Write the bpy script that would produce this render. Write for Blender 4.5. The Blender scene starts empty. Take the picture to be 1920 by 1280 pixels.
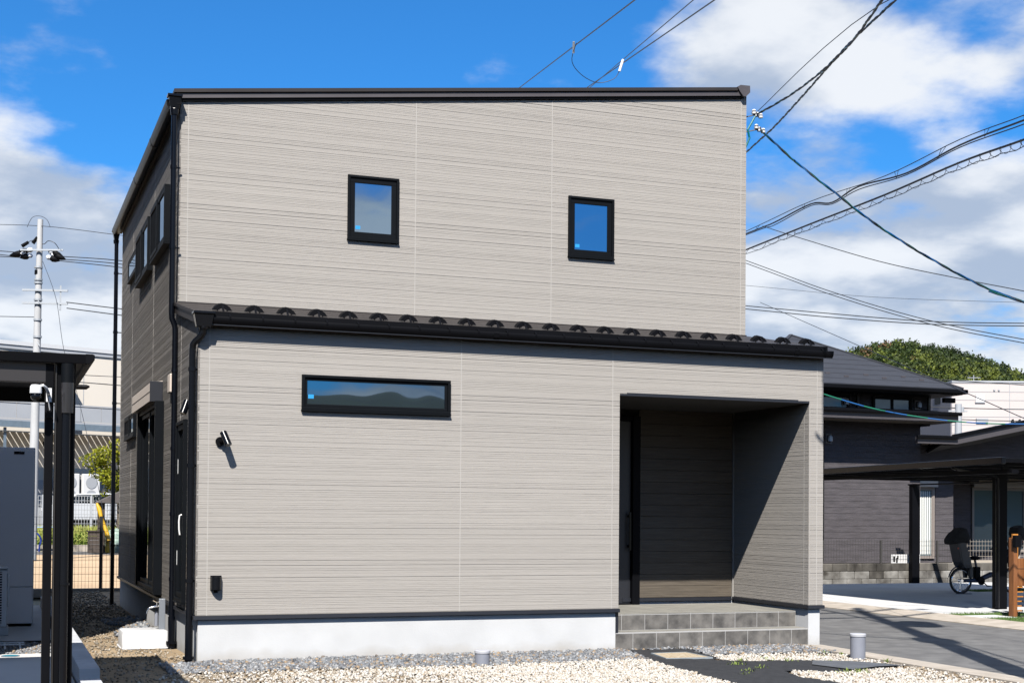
import bpy, bmesh, math, random
import numpy as np
from mathutils import Vector, Matrix
R_ = math.radians
random.seed(7)
rng = np.random.default_rng(7)
scene = bpy.context.scene
COL = scene.collection

# ------------------------------------------------------------------ camera
cam_d = bpy.data.cameras.new('camera')
cam = bpy.data.objects.new('camera', cam_d)
COL.objects.link(cam)
CR = Vector((0.9371960847, -0.3487110732, 0.0080053894))
CU = Vector((-0.0141839257, -0.0151685939, 0.9997843418))
CF = Vector((0.3485144403, 0.9371075185, 0.0191620387))
mw = Matrix((CR, CU, -CF)).transposed().to_4x4()
mw.translation = Vector((-1.95782, -14.61901, 1.56231))
cam.matrix_world = mw
cam_d.sensor_width = 36.0
cam_d.lens = 2607.49 / 1920 * 36
cam_d.shift_y = (915.62 - 640) / 1920
cam_d.clip_start = 0.1
cam_d.clip_end = 4000
scene.camera = cam

# ------------------------------------------------------------------ light
SUN_AZ, SUN_EL = 24.5, 47.7            # shadows run 25 deg clockwise from +Y
sd = bpy.data.lights.new('sun', 'SUN')
sd.energy = 4.9
sd.angle = R_(0.53)
sd.color = (1.0, 0.955, 0.89)
sun = bpy.data.objects.new('sun', sd)
COL.objects.link(sun)
to_sun = Vector((-math.sin(R_(SUN_AZ)) * math.cos(R_(SUN_EL)), -math.cos(R_(SUN_AZ)) * math.cos(R_(SUN_EL)), math.sin(R_(SUN_EL))))
sun.rotation_euler = (-to_sun).to_track_quat('-Z', 'Y').to_euler()
sun.location = (-10, -25, 30)

world = bpy.data.worlds.new('World')
scene.world = world
world.use_nodes = True
wt = world.node_tree
wt.nodes.clear()
def wn(t, **k):
    n = wt.nodes.new(t)
    for a, b in k.items(): setattr(n, a, b)
    return n
def wl(a, b): wt.links.new(a, b)
def wmath(op, a, b=None, c=None):
    n = wn('ShaderNodeMath', operation=op)
    for i, q in enumerate((a, b, c)):
        if q is None: continue
        if isinstance(q, (int, float)): n.inputs[i].default_value = q
        else: wl(q, n.inputs[i])
    return n.outputs[0]
def wrange(v, a, b, c, d, smooth=True):
    n = wn('ShaderNodeMapRange', interpolation_type='SMOOTHSTEP' if smooth else 'LINEAR')
    wl(v, n.inputs['Value'])
    for k, q in zip(('From Min', 'From Max', 'To Min', 'To Max'), (a, b, c, d)): n.inputs[k].default_value = q
    return n.outputs[0]
sky = wn('ShaderNodeTexSky', sky_type='NISHITA')
sky.sun_disc = False
sky.sun_elevation = R_(SUN_EL)
sky.sun_rotation = R_(180 + SUN_AZ)
sky.altitude = 200
sky.air_density = 1.0
sky.dust_density = 0.3
sky.ozone_density = 3.0
SKY_S = 0.1
tint = wn('ShaderNodeMix', data_type='RGBA', blend_type='MULTIPLY')
tint.inputs[0].default_value = 1.0
wl(sky.outputs[0], tint.inputs[6])
tint.inputs[7].default_value = (0.16, 0.54, 0.87, 1)
tc = wn('ShaderNodeTexCoord')
sep = wn('ShaderNodeSeparateXYZ')
wl(tc.outputs['Generated'], sep.inputs[0])
zc = wmath('MAXIMUM', sep.outputs[2], 0.0)
den = wmath('ADD', zc, 0.22)
px = wmath('DIVIDE', sep.outputs[0], den)
py = wmath('DIVIDE', sep.outputs[1], den)
def cloudvec(dx, dy, dz):
    c = wn('ShaderNodeCombineXYZ')
    wl(wmath('ADD', px, dx), c.inputs[0]); wl(wmath('ADD', py, dy), c.inputs[1])
    c.inputs[2].default_value = dz
    return c.outputs[0]
CLX, CLY, CLZ = 9.9, 11.3, 4.2
def cnoise(v, scale, det, rough):
    n = wn('ShaderNodeTexNoise', noise_dimensions='3D')
    n.inputs['Scale'].default_value = scale
    n.inputs['Detail'].default_value = det
    n.inputs['Roughness'].default_value = rough
    wl(v, n.inputs['Vector'])
    return n.outputs['Fac']
cv = cloudvec(CLX, CLY, CLZ)
n1 = cnoise(cv, 1.9, 9, 0.56)
n1b = cnoise(cloudvec(CLX - 0.06, CLY - 0.16, CLZ), 1.9, 6, 0.5)
n2 = cnoise(cloudvec(7.3, 2.2, 4.1), 2.6, 5, 0.5)
# broad weather: an open blue patch straight beyond the house roof, cloud banks either side
dot = wn('ShaderNodeVectorMath', operation='DOT_PRODUCT')
nrm = wn('ShaderNodeVectorMath', operation='NORMALIZE')
wl(tc.outputs['Generated'], nrm.inputs[0])
wl(nrm.outputs[0], dot.inputs[0])
cd = Vector((0.20, 0.94, 0.40)).normalized()
dot.inputs[1].default_value = cd
clear = wrange(dot.outputs['Value'], 0.950, 0.985, 0.0, 0.20)
low = wrange(sep.outputs[2], 0.13, 0.32, 0.17, 0.05)
dot2 = wn('ShaderNodeVectorMath', operation='DOT_PRODUCT')
wl(nrm.outputs[0], dot2.inputs[0])
dot2.inputs[1].default_value = Vector((0.42, -0.86, 0.31)).normalized()
clear2 = wrange(dot2.outputs['Value'], 0.955, 0.99, 0.0, 0.13)
clear = wmath('ADD', clear, clear2)
dot3 = wn('ShaderNodeVectorMath', operation='DOT_PRODUCT')
wl(nrm.outputs[0], dot3.inputs[0])
dot3.inputs[1].default_value = Vector((0.0, 0.97, 0.215)).normalized()
clear = wmath('SUBTRACT', clear, wrange(dot3.outputs['Value'], 0.970, 0.996, 0.0, 0.13))
thin = wmath('MULTIPLY', wmath('MULTIPLY', wrange(sep.outputs[2], 0.215, 0.245, 0.0, 1.0), wrange(sep.outputs[2], 0.265, 0.30, 1.0, 0.0)), 0.15)
cover = wmath('SUBTRACT', wmath('SUBTRACT', wmath('ADD', n1, low), clear), thin)
mask = wrange(cover, 0.465, 0.625, 0.0, 1.0)
shade = wrange(wmath('ADD', wmath('SUBTRACT', n1, n1b), wmath('MULTIPLY', n2, 0.22)), 0.0, 0.22, 0.0, 1.0)
ccol = wn('ShaderNodeMix', data_type='RGBA')
wl(shade, ccol.inputs[0])
ccol.inputs[6].default_value = (2.3, 2.75, 3.5, 1)
ccol.inputs[7].default_value = (4.7, 4.85, 5.05, 1)
smix = wn('ShaderNodeMix', data_type='RGBA')
wl(wmath('MULTIPLY', mask, 0.95), smix.inputs[0])
wl(tint.outputs[2], smix.inputs[6])
wl(ccol.outputs[2], smix.inputs[7])
bg = wn('ShaderNodeBackground')
bg.inputs[1].default_value = SKY_S
wl(smix.outputs[2], bg.inputs[0])
wo = wn('ShaderNodeOutputWorld')
wl(bg.outputs[0], wo.inputs[0])

scene.view_settings.view_transform = 'Standard'
scene.view_settings.look = 'None'
scene.view_settings.exposure = 0.95
scene.view_settings.gamma = 1.0
scene.view_settings.use_curve_mapping = False
scene.render.engine = 'CYCLES'
scene.cycles.max_bounces = 6
scene.cycles.diffuse_bounces = 0
scene.cycles.transparent_max_bounces = 12
scene.cycles.use_denoising = True

# ------------------------------------------------------------------ materials
def mat(name, col, rough=0.6, var=0.0, scale=6.0, stretch=(1, 1, 1), detail=4, bump=0.0, bscale=60.0, bstretch=None, metal=0.0, spec=0.5, col2=None, ior=None, island=None, islandvar=0.0, coat=0.0):
    m = bpy.data.materials.new(name)
    m.use_nodes = True
    nt = m.node_tree
    b = nt.nodes['Principled BSDF']
    b.inputs['Roughness'].default_value = rough
    b.inputs['Metallic'].default_value = metal
    b.inputs['Specular IOR Level'].default_value = spec
    if ior: b.inputs['IOR'].default_value = ior
    b.inputs['Base Color'].default_value = (*col, 1)
    out = None
    t = nt.nodes.new('ShaderNodeTexCoord')
    def noise(sc, st, det):
        mp = nt.nodes.new('ShaderNodeMapping')
        mp.inputs['Scale'].default_value = st
        nt.links.new(t.outputs['Object'], mp.inputs[0])
        n = nt.nodes.new('ShaderNodeTexNoise')
        n.inputs['Scale'].default_value = sc
        n.inputs['Detail'].default_value = det
        nt.links.new(mp.outputs[0], n.inputs['Vector'])
        return n.outputs['Fac']
    if island:
        g = nt.nodes.new('ShaderNodeNewGeometry')
        r = nt.nodes.new('ShaderNodeValToRGB')
        r.color_ramp.interpolation = 'LINEAR'
        els = r.color_ramp.elements
        while len(els) < len(island): els.new(0.5)
        for i, c in enumerate(island):
            els[i].position = i / (len(island) - 1)
            els[i].color = (*c, 1)
        nt.links.new(g.outputs['Random Per Island'], r.inputs[0])
        out = r.outputs[0]
    if var > 0 or col2:
        f = noise(scale, stretch, detail)
        mr = nt.nodes.new('ShaderNodeMapRange')
        mr.inputs['From Min'].default_value = 0.3
        mr.inputs['From Max'].default_value = 0.7
        nt.links.new(f, mr.inputs['Value'])
        mx = nt.nodes.new('ShaderNodeMix')
        mx.data_type = 'RGBA'
        nt.links.new(mr.outputs[0], mx.inputs[0])
        if out is not None:
            mx.blend_type = 'MIX'
            a = nt.nodes.new('ShaderNodeMix'); a.data_type = 'RGBA'; a.blend_type = 'MULTIPLY'
            a.inputs[0].default_value = 1
            mx.inputs[6].default_value = (1 - var, 1 - var, 1 - var, 1)
            mx.inputs[7].default_value = (1 + var, 1 + var, 1 + var, 1)
            nt.links.new(out, a.inputs[6]); nt.links.new(mx.outputs[2], a.inputs[7])
            out = a.outputs[2]
        else:
            c2 = col2 or [c * (1 + var) for c in col]
            c1 = col if col2 else [c * (1 - var) for c in col]
            mx.inputs[6].default_value = (*c1, 1)
            mx.inputs[7].default_value = (*c2, 1)
            out = mx.outputs[2]
    if islandvar and out is not None or islandvar:
        g = nt.nodes.new('ShaderNodeNewGeometry')
        oi = nt.nodes.new('ShaderNodeObjectInfo')
        mr = nt.nodes.new('ShaderNodeMapRange')
        mr.inputs['To Min'].default_value = 1 - islandvar
        mr.inputs['To Max'].default_value = 1 + islandvar
        nt.links.new(oi.outputs['Random'], mr.inputs['Value'])
        a = nt.nodes.new('ShaderNodeMix'); a.data_type = 'RGBA'; a.blend_type = 'MULTIPLY'
        a.inputs[0].default_value = 1
        if out is not None: nt.links.new(out, a.inputs[6])
        else: a.inputs[6].default_value = (*col, 1)
        nt.links.new(mr.outputs[0], a.inputs[7])
        out = a.outputs[2]
    if out is not None: nt.links.new(out, b.inputs['Base Color'])
    if bump > 0:
        f = noise(bscale, bstretch or (1, 1, 1), 5)
        bp = nt.nodes.new('ShaderNodeBump')
        bp.inputs['Strength'].default_value = bump
        bp.inputs['Distance'].default_value = 0.01
        nt.links.new(f, bp.inputs['Height'])
        nt.links.new(bp.outputs[0], b.inputs['Normal'])
    m.diffuse_color = (*col, 1)
    return m

M = {}
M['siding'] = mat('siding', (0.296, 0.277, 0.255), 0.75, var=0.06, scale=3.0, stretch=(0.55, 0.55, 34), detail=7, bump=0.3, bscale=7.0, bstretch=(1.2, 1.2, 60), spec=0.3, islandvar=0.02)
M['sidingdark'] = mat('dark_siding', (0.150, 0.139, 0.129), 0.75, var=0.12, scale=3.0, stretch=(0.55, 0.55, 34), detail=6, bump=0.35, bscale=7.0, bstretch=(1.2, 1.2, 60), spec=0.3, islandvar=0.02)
M['seal'] = mat('joint_sealant', (0.335, 0.318, 0.296), 0.7, var=0.05)
M['core'] = mat('wall_backing', (0.12, 0.115, 0.11), 0.9, var=0.1)
M['foundation'] = mat('foundation_render', (0.45, 0.455, 0.46), 0.85, var=0.06, scale=2.5, detail=7, bump=0.12, bscale=60)
M['black'] = mat('black_metal', (0.0026, 0.0028, 0.0040), 0.55, var=0.15, scale=3, spec=0.08)
M['blackpipe'] = mat('black_pipe', (0.0025, 0.0032, 0.0055), 0.22, var=0.1, scale=4, spec=0.22)
M['flatwhite'] = mat('white_trim', (0.6, 0.6, 0.6), 0.5)
M['frame'] = mat('window_frame_metal', (0.0036, 0.0046, 0.0062), 0.55, var=0.1, scale=5, spec=0.08)
M['roofmetal'] = mat('dark_roof_metal', (0.024, 0.0205, 0.020), 0.5, var=0.15, scale=2.5, spec=0.25)
M['fascia'] = mat('brown_grey_trim', (0.052, 0.046, 0.051), 0.55, var=0.08, scale=3)
M['gutterbrown'] = mat('gutter_brown', (0.006, 0.0052, 0.005), 0.35, var=0.1, spec=0.12)
M['flash'] = mat('navy_flashing', (0.011, 0.0125, 0.018), 0.45, var=0.08)
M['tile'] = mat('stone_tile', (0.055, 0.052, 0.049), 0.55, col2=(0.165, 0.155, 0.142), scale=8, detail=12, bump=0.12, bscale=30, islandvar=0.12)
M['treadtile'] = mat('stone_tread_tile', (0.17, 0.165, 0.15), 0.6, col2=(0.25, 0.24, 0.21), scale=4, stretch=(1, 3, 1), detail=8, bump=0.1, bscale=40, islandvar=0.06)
M['grout'] = mat('grout', (0.34, 0.335, 0.33), 0.9, var=0.05)
M['wood'] = mat('woodgrain_board', (0.060, 0.049, 0.037), 0.65, col2=(0.100, 0.083, 0.063), scale=3, stretch=(1.2, 1, 22), detail=8, bump=0.15, bscale=8, bstretch=(1.5, 1, 40), islandvar=0.1)
M['door'] = mat('door_leaf', (0.012, 0.013, 0.017), 0.45, var=0.1, scale=4)
M['ceiling'] = mat('porch_soffit', (0.012, 0.012, 0.013), 0.7, var=0.1)
M['white'] = mat('white_plastic', (0.62, 0.62, 0.625), 0.35, var=0.02)
M['lens'] = mat('lamp_lens', (0.55, 0.50, 0.42), 0.3)
M['chrome'] = mat('chrome', (0.75, 0.75, 0.76), 0.12, metal=1.0)
M['greypvc'] = mat('grey_pvc', (0.20, 0.21, 0.245), 0.5, var=0.05)
M['greypvctop'] = mat('grey_pvc_cap', (0.37, 0.375, 0.40), 0.5, var=0.05)
M['sticker'] = mat('blue_sticker', (0.02, 0.25, 0.55), 0.4)
M['shutterbox'] = mat('shutter_box_beige', (0.48, 0.41, 0.355), 0.4, var=0.04)
M['curtain'] = mat('pale_curtain', (0.55, 0.58, 0.58), 0.8, var=0.15, scale=8, stretch=(6, 6, 0.3))
def glass(name, base, ior=2.6, rough=0.012, wave=0.006, wscale=1.3):
    m = mat(name, base, rough, spec=0.5, ior=ior)
    nt = m.node_tree
    b = nt.nodes['Principled BSDF']
    t = nt.nodes.new('ShaderNodeTexCoord'); n = nt.nodes.new('ShaderNodeTexNoise')
    n.inputs['Scale'].default_value = wscale
    n.inputs['Detail'].default_value = 1
    nt.links.new(t.outputs['Object'], n.inputs['Vector'])
    bp = nt.nodes.new('ShaderNodeBump')
    bp.inputs['Strength'].default_value = 0.5
    bp.inputs['Distance'].default_value = wave
    nt.links.new(n.outputs['Fac'], bp.inputs['Height'])
    nt.links.new(bp.outputs[0], b.inputs['Normal'])
    b.inputs['Specular Tint'].default_value = (0.62, 0.82, 1.0, 1)
    return m
M['glass'] = glass('window_glass', (0.004, 0.006, 0.010), 4.6)
M['glasslow'] = glass('low_window_glass', (0.004, 0.006, 0.010), 3.0)
M['screen'] = mat('insect_screen', (0.006, 0.007, 0.009), 0.9, spec=0.05)
M['glassdark'] = glass('dark_window_glass', (0.006, 0.008, 0.010), 1.7)
M['glasscurtain'] = glass('curtained_glass', (0.30, 0.34, 0.34), 1.8)

# foundation splash: soil marks thrown up by rain near the ground, and faint pour marks
_nt = M['foundation'].node_tree; _b = _nt.nodes['Principled BSDF']
_src = _b.inputs['Base Color'].links[0].from_socket
_tc = _nt.nodes.new('ShaderNodeTexCoord'); _sp = _nt.nodes.new('ShaderNodeSeparateXYZ'); _nt.links.new(_tc.outputs['Object'], _sp.inputs[0])
_n = _nt.nodes.new('ShaderNodeTexNoise'); _n.inputs['Scale'].default_value = 4.5; _n.inputs['Detail'].default_value = 10; _nt.links.new(_tc.outputs['Object'], _n.inputs['Vector'])
_h = _nt.nodes.new('ShaderNodeMath'); _h.operation = 'MULTIPLY_ADD'; _nt.links.new(_n.outputs['Fac'], _h.inputs[0]); _h.inputs[1].default_value = -0.22; _nt.links.new(_sp.outputs[2], _h.inputs[2])
_r = _nt.nodes.new('ShaderNodeMapRange'); _nt.links.new(_h.outputs[0], _r.inputs['Value']); _r.inputs['From Min'].default_value = -0.10; _r.inputs['From Max'].default_value = 0.03; _r.inputs['To Min'].default_value = 0.42; _r.inputs['To Max'].default_value = 0.0
_m = _nt.nodes.new('ShaderNodeMix'); _m.data_type = 'RGBA'; _nt.links.new(_r.outputs[0], _m.inputs[0]); _nt.links.new(_src, _m.inputs[6]); _m.inputs[7].default_value = (0.26, 0.225, 0.175, 1); _nt.links.new(_m.outputs[2], _b.inputs['Base Color'])

# ------------------------------------------------------------------ mesh helpers
def ident(a, b, c): return (a, b, c)
class MB:
    def __init__(s, T=None):
        s.v = []; s.f = []; s.T = T or ident
    def add(s, vs, fs):
        o = len(s.v)
        s.v += [tuple(s.T(*p)) for p in vs]
        s.f += [tuple(i + o for i in f) for f in fs]
        return s
    def box(s, a0, a1, b0, b1, c0, c1):
        vs = [(a0, b0, c0), (a1, b0, c0), (a1, b1, c0), (a0, b1, c0), (a0, b0, c1), (a1, b0, c1), (a1, b1, c1), (a0, b1, c1)]
        return s.add(vs, [(0, 3, 2, 1), (4, 5, 6, 7), (0, 1, 5, 4), (1, 2, 6, 5), (2, 3, 7, 6), (3, 0, 4, 7)])
    def hexa(s, bot, top):
        n = len(bot)
        return s.add(list(bot) + list(top), [tuple(range(n))[::-1], tuple(range(n, 2 * n))] + [(i, (i + 1) % n, n + (i + 1) % n, n + i) for i in range(n)])
    def prism(s, poly, fn, t0, t1):
        return s.hexa([fn(p[0], p[1], t0) for p in poly], [fn(p[0], p[1], t1) for p in poly])
    def beam(s, p0, p1, w, h, up=(0, 0, 1)):
        p0, p1, up = Vector(p0), Vector(p1), Vector(up)
        d = (p1 - p0).normalized()
        x = d.cross(up)
        if x.length < 1e-4: x = d.cross(Vector((1, 0, 0)))
        x.normalize(); y = x.cross(d)
        c = [x * (sx * w / 2) + y * (sy * h / 2) for sx, sy in ((-1, -1), (1, -1), (1, 1), (-1, 1))]
        return s.hexa([tuple(p0 + q) for q in c], [tuple(p1 + q) for q in c])
    def tube(s, pts, r, n=8, cap=True):
        pts = [Vector(p) for p in pts]
        rs = r if isinstance(r, (list, tuple)) else [r] * len(pts)
        x = None; vs = []; fs = []
        for i, p in enumerate(pts):
            d = (pts[min(i + 1, len(pts) - 1)] - pts[max(i - 1, 0)])
            if d.length < 1e-9: d = Vector((0, 0, 1))
            d.normalize()
            if x is None:
                x = d.cross(Vector((0, 0, 1)))
                if x.length < 0.05: x = d.cross(Vector((1, 0, 0)))
            x = x - d * x.dot(d); x.normalize(); y = d.cross(x)
            for k in range(n):
                a = 2 * math.pi * k / n
                vs.append(tuple(p + (x * math.cos(a) + y * math.sin(a)) * rs[i]))
        for i in range(len(pts) - 1):
            for k in range(n):
                fs.append((i * n + k, i * n + (k + 1) % n, (i + 1) * n + (k + 1) % n, (i + 1) * n + k))
        if cap:
            fs.append(tuple(range(n))[::-1]); fs.append(tuple(range((len(pts) - 1) * n, len(pts) * n)))
        return s.add(vs, fs)
    def cyl(s, p0, p1, r0, r1=None, n=14): return s.tube([p0, p1], [r0, r0 if r1 is None else r1], n)
    def lathe(s, prof, c, n=16, axis='z'):
        vs = []; fs = []
        for r, h in prof:
            for k in range(n):
                a = 2 * math.pi * k / n
                q = (r * math.cos(a), r * math.sin(a), h)
                if axis == 'y': q = (q[0], q[2], q[1])
                if axis == 'x': q = (q[2], q[0], q[1])
                vs.append((c[0] + q[0], c[1] + q[1], c[2] + q[2]))
        for i in range(len(prof) - 1):
            for k in range(n): fs.append((i * n + k, i * n + (k + 1) % n, (i + 1) * n + (k + 1) % n, (i + 1) * n + k))
        fs.append(tuple(range(n))[::-1]); fs.append(tuple(range((len(prof) - 1) * n, len(prof) * n)))
        return s.add(vs, fs)
    def ball(s, c, r, nu=12, nv=8, sq=(1, 1, 1)):
        prof = [(max(1e-4, math.sin(math.pi * i / nv)) , -math.cos(math.pi * i / nv)) for i in range(nv + 1)]
        vs = []; fs = []
        for rr, h in prof:
            for k in range(nu):
                a = 2 * math.pi * k / nu
                vs.append((c[0] + r * sq[0] * rr * math.cos(a), c[1] + r * sq[1] * rr * math.sin(a), c[2] + r * sq[2] * h))
        for i in range(nv):
            for k in range(nu): fs.append((i * nu + k, i * nu + (k + 1) % nu, (i + 1) * nu + (k + 1) % nu, (i + 1) * nu + k))
        return s.add(vs, fs)
    def ring(s, u0, u1, z0, z1, w, d0, d1, wb=None):
        wb = w if wb is None else wb       # rectangular frame in (u, d, z)
        s.box(u0, u1, d0, d1, z1 - w, z1); s.box(u0, u1, d0, d1, z0, z0 + wb)
        s.box(u0, u0 + w, d0, d1, z0 + wb, z1 - w); s.box(u1 - w, u1, d0, d1, z0 + wb, z1 - w)
        return s
    def build(s, name, m, parent=None, smooth=False, bevel=0.0, clip=None, recalc=True):
        me = bpy.data.meshes.new(name)
        me.from_pydata(s.v, [], s.f)
        if recalc or clip:
            bm = bmesh.new(); bm.from_mesh(me)
            for co, no in (clip or ()):
                bmesh.ops.bisect_plane(bm, geom=bm.verts[:] + bm.edges[:] + bm.faces[:], plane_co=co, plane_no=no, clear_outer=True)
            if recalc: bmesh.ops.recalc_face_normals(bm, faces=bm.faces[:])
            bm.to_mesh(me); bm.free()
        if not me.vertices: return None
        me.materials.append(m)
        if smooth:
            me.polygons.foreach_set('use_smooth', [True] * len(me.polygons))
            me.set_sharp_from_angle(angle=R_(40))
        o = bpy.data.objects.new(name, me)
        COL.objects.link(o)
        if parent is not None: attach(o, parent)
        if bevel > 0:
            b = o.modifiers.new('bevel', 'BEVEL'); b.width = bevel; b.segments = 2; b.limit_method = 'ANGLE'; b.angle_limit = R_(40)
        return o
def attach(o, parent):
    o.parent = parent
    p = parent; loc = Vector((0, 0, 0))
    while p is not None:
        loc = loc + p.location; p = p.parent
    if parent.type == 'EMPTY': o.matrix_parent_inverse = Matrix.Translation(-loc)
def thing(name, label, cat, loc=(0, 0, 0), group=None):
    o = bpy.data.objects.new(name, None)
    COL.objects.link(o)
    o.empty_display_size = 0.2
    o.location = loc
    return tag(o, label, cat, group)
def tag(o, label=None, cat=None, group=None, kind=None):
    if label: o['label'] = label
    if cat: o['category'] = cat
    if group: o['group'] = group
    if kind: o['kind'] = kind
    return o
KIDS = {}
def dup(root, delta, label=None, group=None, rotz=None):
    r = root.copy(); COL.objects.link(r)
    r.location = Vector(root.location) + Vector(delta)
    if rotz is not None: r.rotation_euler = (0, 0, rotz)
    if label: r['label'] = label
    if group: r['group'] = group
    def rec(src, dst):
        for ch in list(src.children):
            c = ch.copy(); COL.objects.link(c); c.parent = dst
            c.matrix_parent_inverse = ch.matrix_parent_inverse.copy()
            rec(ch, c)
    rec(root, r)
    return r

# ================================================================== THE HOUSE
H = thing('house', 'two-storey light grey ribbed-siding house with dark single-pitch roof and entrance porch', 'house')
W = 7.54; WU = 7.50; YU = 1.83; YD = 9.57; Z0 = 0.5; ROW = 0.455
PX0, PX1, PZ = 4.80, 7.338, 2.957
Tf = lambda u, d, z: (u, -d, z)                 # lower front wall
Tu = lambda u, d, z: (u, YU - d, z)             # upper front wall
Tl = lambda u, d, z: (-d, u, z)                 # left wall, u = y
Tr = lambda u, d, z: (PX1 - d, u, z)            # porch right cheek, u = y
def make_profile(seed):
    r = random.Random(seed)
    z = 0; pts = []
    us = [r.uniform(42, 72) for _ in range(8)]; us = [455 * u / sum(us) for u in us]
    for U in us:
        parts_ = r.choice([(.36, .64), (.30, .34, .36), (.55, .45), (.42, .28, .30)])
        off = r.uniform(-3, 3)
        for k, fr_ in enumerate(parts_):
            h = U * fr_; strong = k == 0
            gd = r.choice([1.7, 2.3, 3.0, 4.0]) if strong else r.uniform(0.8, 1.9)
            gw = r.uniform(2.8, 4.4) if strong else r.uniform(2.0, 3.0)
            d0 = r.uniform(-0.9, 0.3); d1 = d0 + r.uniform(-0.6, 0.3)
            pts += [(z, -gd), (z + gw, -gd), (z + gw + 1.5, d0), (z + h - 1.5, d1)]
            z += h
    pts.append((455, pts[-1][1]))
    return [(a / 1000, b / 1000) for a, b in pts]
PROFS = [make_profile(3), make_profile(11), make_profile(29)]
def clip_prof(prof, a, b):
    def at(z):
        for (z0, d0), (z1, d1) in zip(prof, prof[1:]):
            if z0 <= z <= z1: return d0 + (d1 - d0) * ((z - z0) / max(z1 - z0, 1e-9))
        return prof[-1][1]
    return [(a, at(a))] + [p for p in prof if a + 1e-5 < p[0] < b - 1e-5] + [(b, at(b))]
def subtract(rects, o):
    out = []
    for (a, b, c, d) in rects:
        u0, u1, z0, z1 = o
        if u1 <= a or u0 >= b or z1 <= c or z0 >= d: out.append((a, b, c, d)); continue
        if z0 > c: out.append((a, b, c, z0))
        if z1 < d: out.append((a, b, z1, d))
        lo, hi = max(c, z0), min(d, z1)
        if u0 > a: out.append((a, u0, lo, hi))
        if u1 < b: out.append((u1, b, lo, hi))
    return out
def siding(T, joints, z0, z1, openings=(), clip=None, rowstart=Z0, seals=True, m='siding', dk=1.0):
    for a, b in zip(joints, joints[1:]):
        k0 = int(math.floor((z0 - rowstart) / ROW + 1e-6))
        k = k0
        while rowstart + k * ROW < z1 - 1e-6:
            za = max(z0, rowstart + k * ROW); zb = min(z1, rowstart + (k + 1) * ROW)
            ga = 0.003 if a != joints[0] else 0; gb = 0.003 if b != joints[-1] else 0
            rects = [(a + ga, b - gb, za, zb)]
            for o in openings: rects = subtract(rects, o)
            rects = [q for q in rects if q[1] - q[0] > 0.004 and q[3] - q[2] > 0.004]
            if rects:
                base = rowstart + k * ROW
                tall = any(all(abs(q[3] - q[2] - (zb - za)) < 1e-6 for q in rects) for _ in (0,)) and len(rects) > 1
                groups = [[q] for q in rects] if tall else [rects]
                for grp in groups:
                  mb = MB(T)
                  for (ua, ub, c, d) in grp:
                      pr = clip_prof(PROFS[(k * 2 + k // 3) % 3], c - base, d - base)
                      n = len(pr); vs = []
                      for u in (ua, ub): vs += [(u, pd * dk, base + pz) for pz, pd in pr]
                      for u in (ua, ub): vs += [(u, -0.0165, base + pz) for pz, pd in pr]
                      fs = [(i, n + i, n + i + 1, i + 1) for i in range(n - 1)]
                      fs += [(2 * n + i, i, i + 1, 2 * n + i + 1) for i in range(n - 1)]
                      fs += [(n + i, 3 * n + i, 3 * n + i + 1, n + i + 1) for i in range(n - 1)]
                      mb.add(vs, fs)
                  mb.build('siding_panel', M[m], H, clip=clip, recalc=False)
            k += 1
    if seals:
        for u in joints[1:-1]:
            rects = [(u - 0.0055, u + 0.0055, z0, z1)]
            for o in openings: rects = subtract(rects, o)
            mb = MB(T)
            for q in rects: mb.box(q[0], q[1], -0.012, 0.0008, q[2], q[3])
            if mb.v: mb.build('joint_seal', M['seal'], H, clip=clip)

# ---- walls: siding panel by panel
LOWIN = (1.083, 2.739, 2.669, 3.040)
WINA = (2.001, 2.643, 4.896, 5.675)
WINB = (4.898, 5.541, 4.896, 5.672)
siding(Tf, [0, 0.115, 2.87, 4.71, 7.45, W], Z0, 3.62, [LOWIN, (PX0, PX1, 0, PZ)])
zcl = lambda x: 6.405 + 0.1165 * x
upclip = [(Vector((0, 0, zcl(0))), Vector((-0.1165, 0, 1)).normalized())]
siding(Tu, [0, 0.10, 2.86, 4.67, 7.42, WU], 3.93, 7.30, [WINA, WINB], clip=upclip)
LEFTO = [(-1, YU, 3.93, 9)]
LW = dict(A=(2.66, 4.25, 4.85, 5.56), B=(4.64, 6.31, 4.85, 5.56), C=(6.50, 7.95, 5.16, 5.50), small=(6.66, 8.17, 2.70, 3.05), big=(3.20, 5.50, 0.56, 2.95), narrow=(0.78, 1.50, 0.58, 2.58))
lowroof_z = lambda y: 3.560 + 0.187 * y
lclip = [(Vector((0, 0, lowroof_z(0))), Vector((0, -0.187, 1)).normalized())]
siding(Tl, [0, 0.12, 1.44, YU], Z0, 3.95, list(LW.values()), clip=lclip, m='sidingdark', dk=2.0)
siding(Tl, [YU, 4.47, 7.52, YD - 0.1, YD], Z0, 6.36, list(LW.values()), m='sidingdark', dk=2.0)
siding(Tr, [0.0, 0.11, 1.845], Z0, PZ, ())
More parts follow.
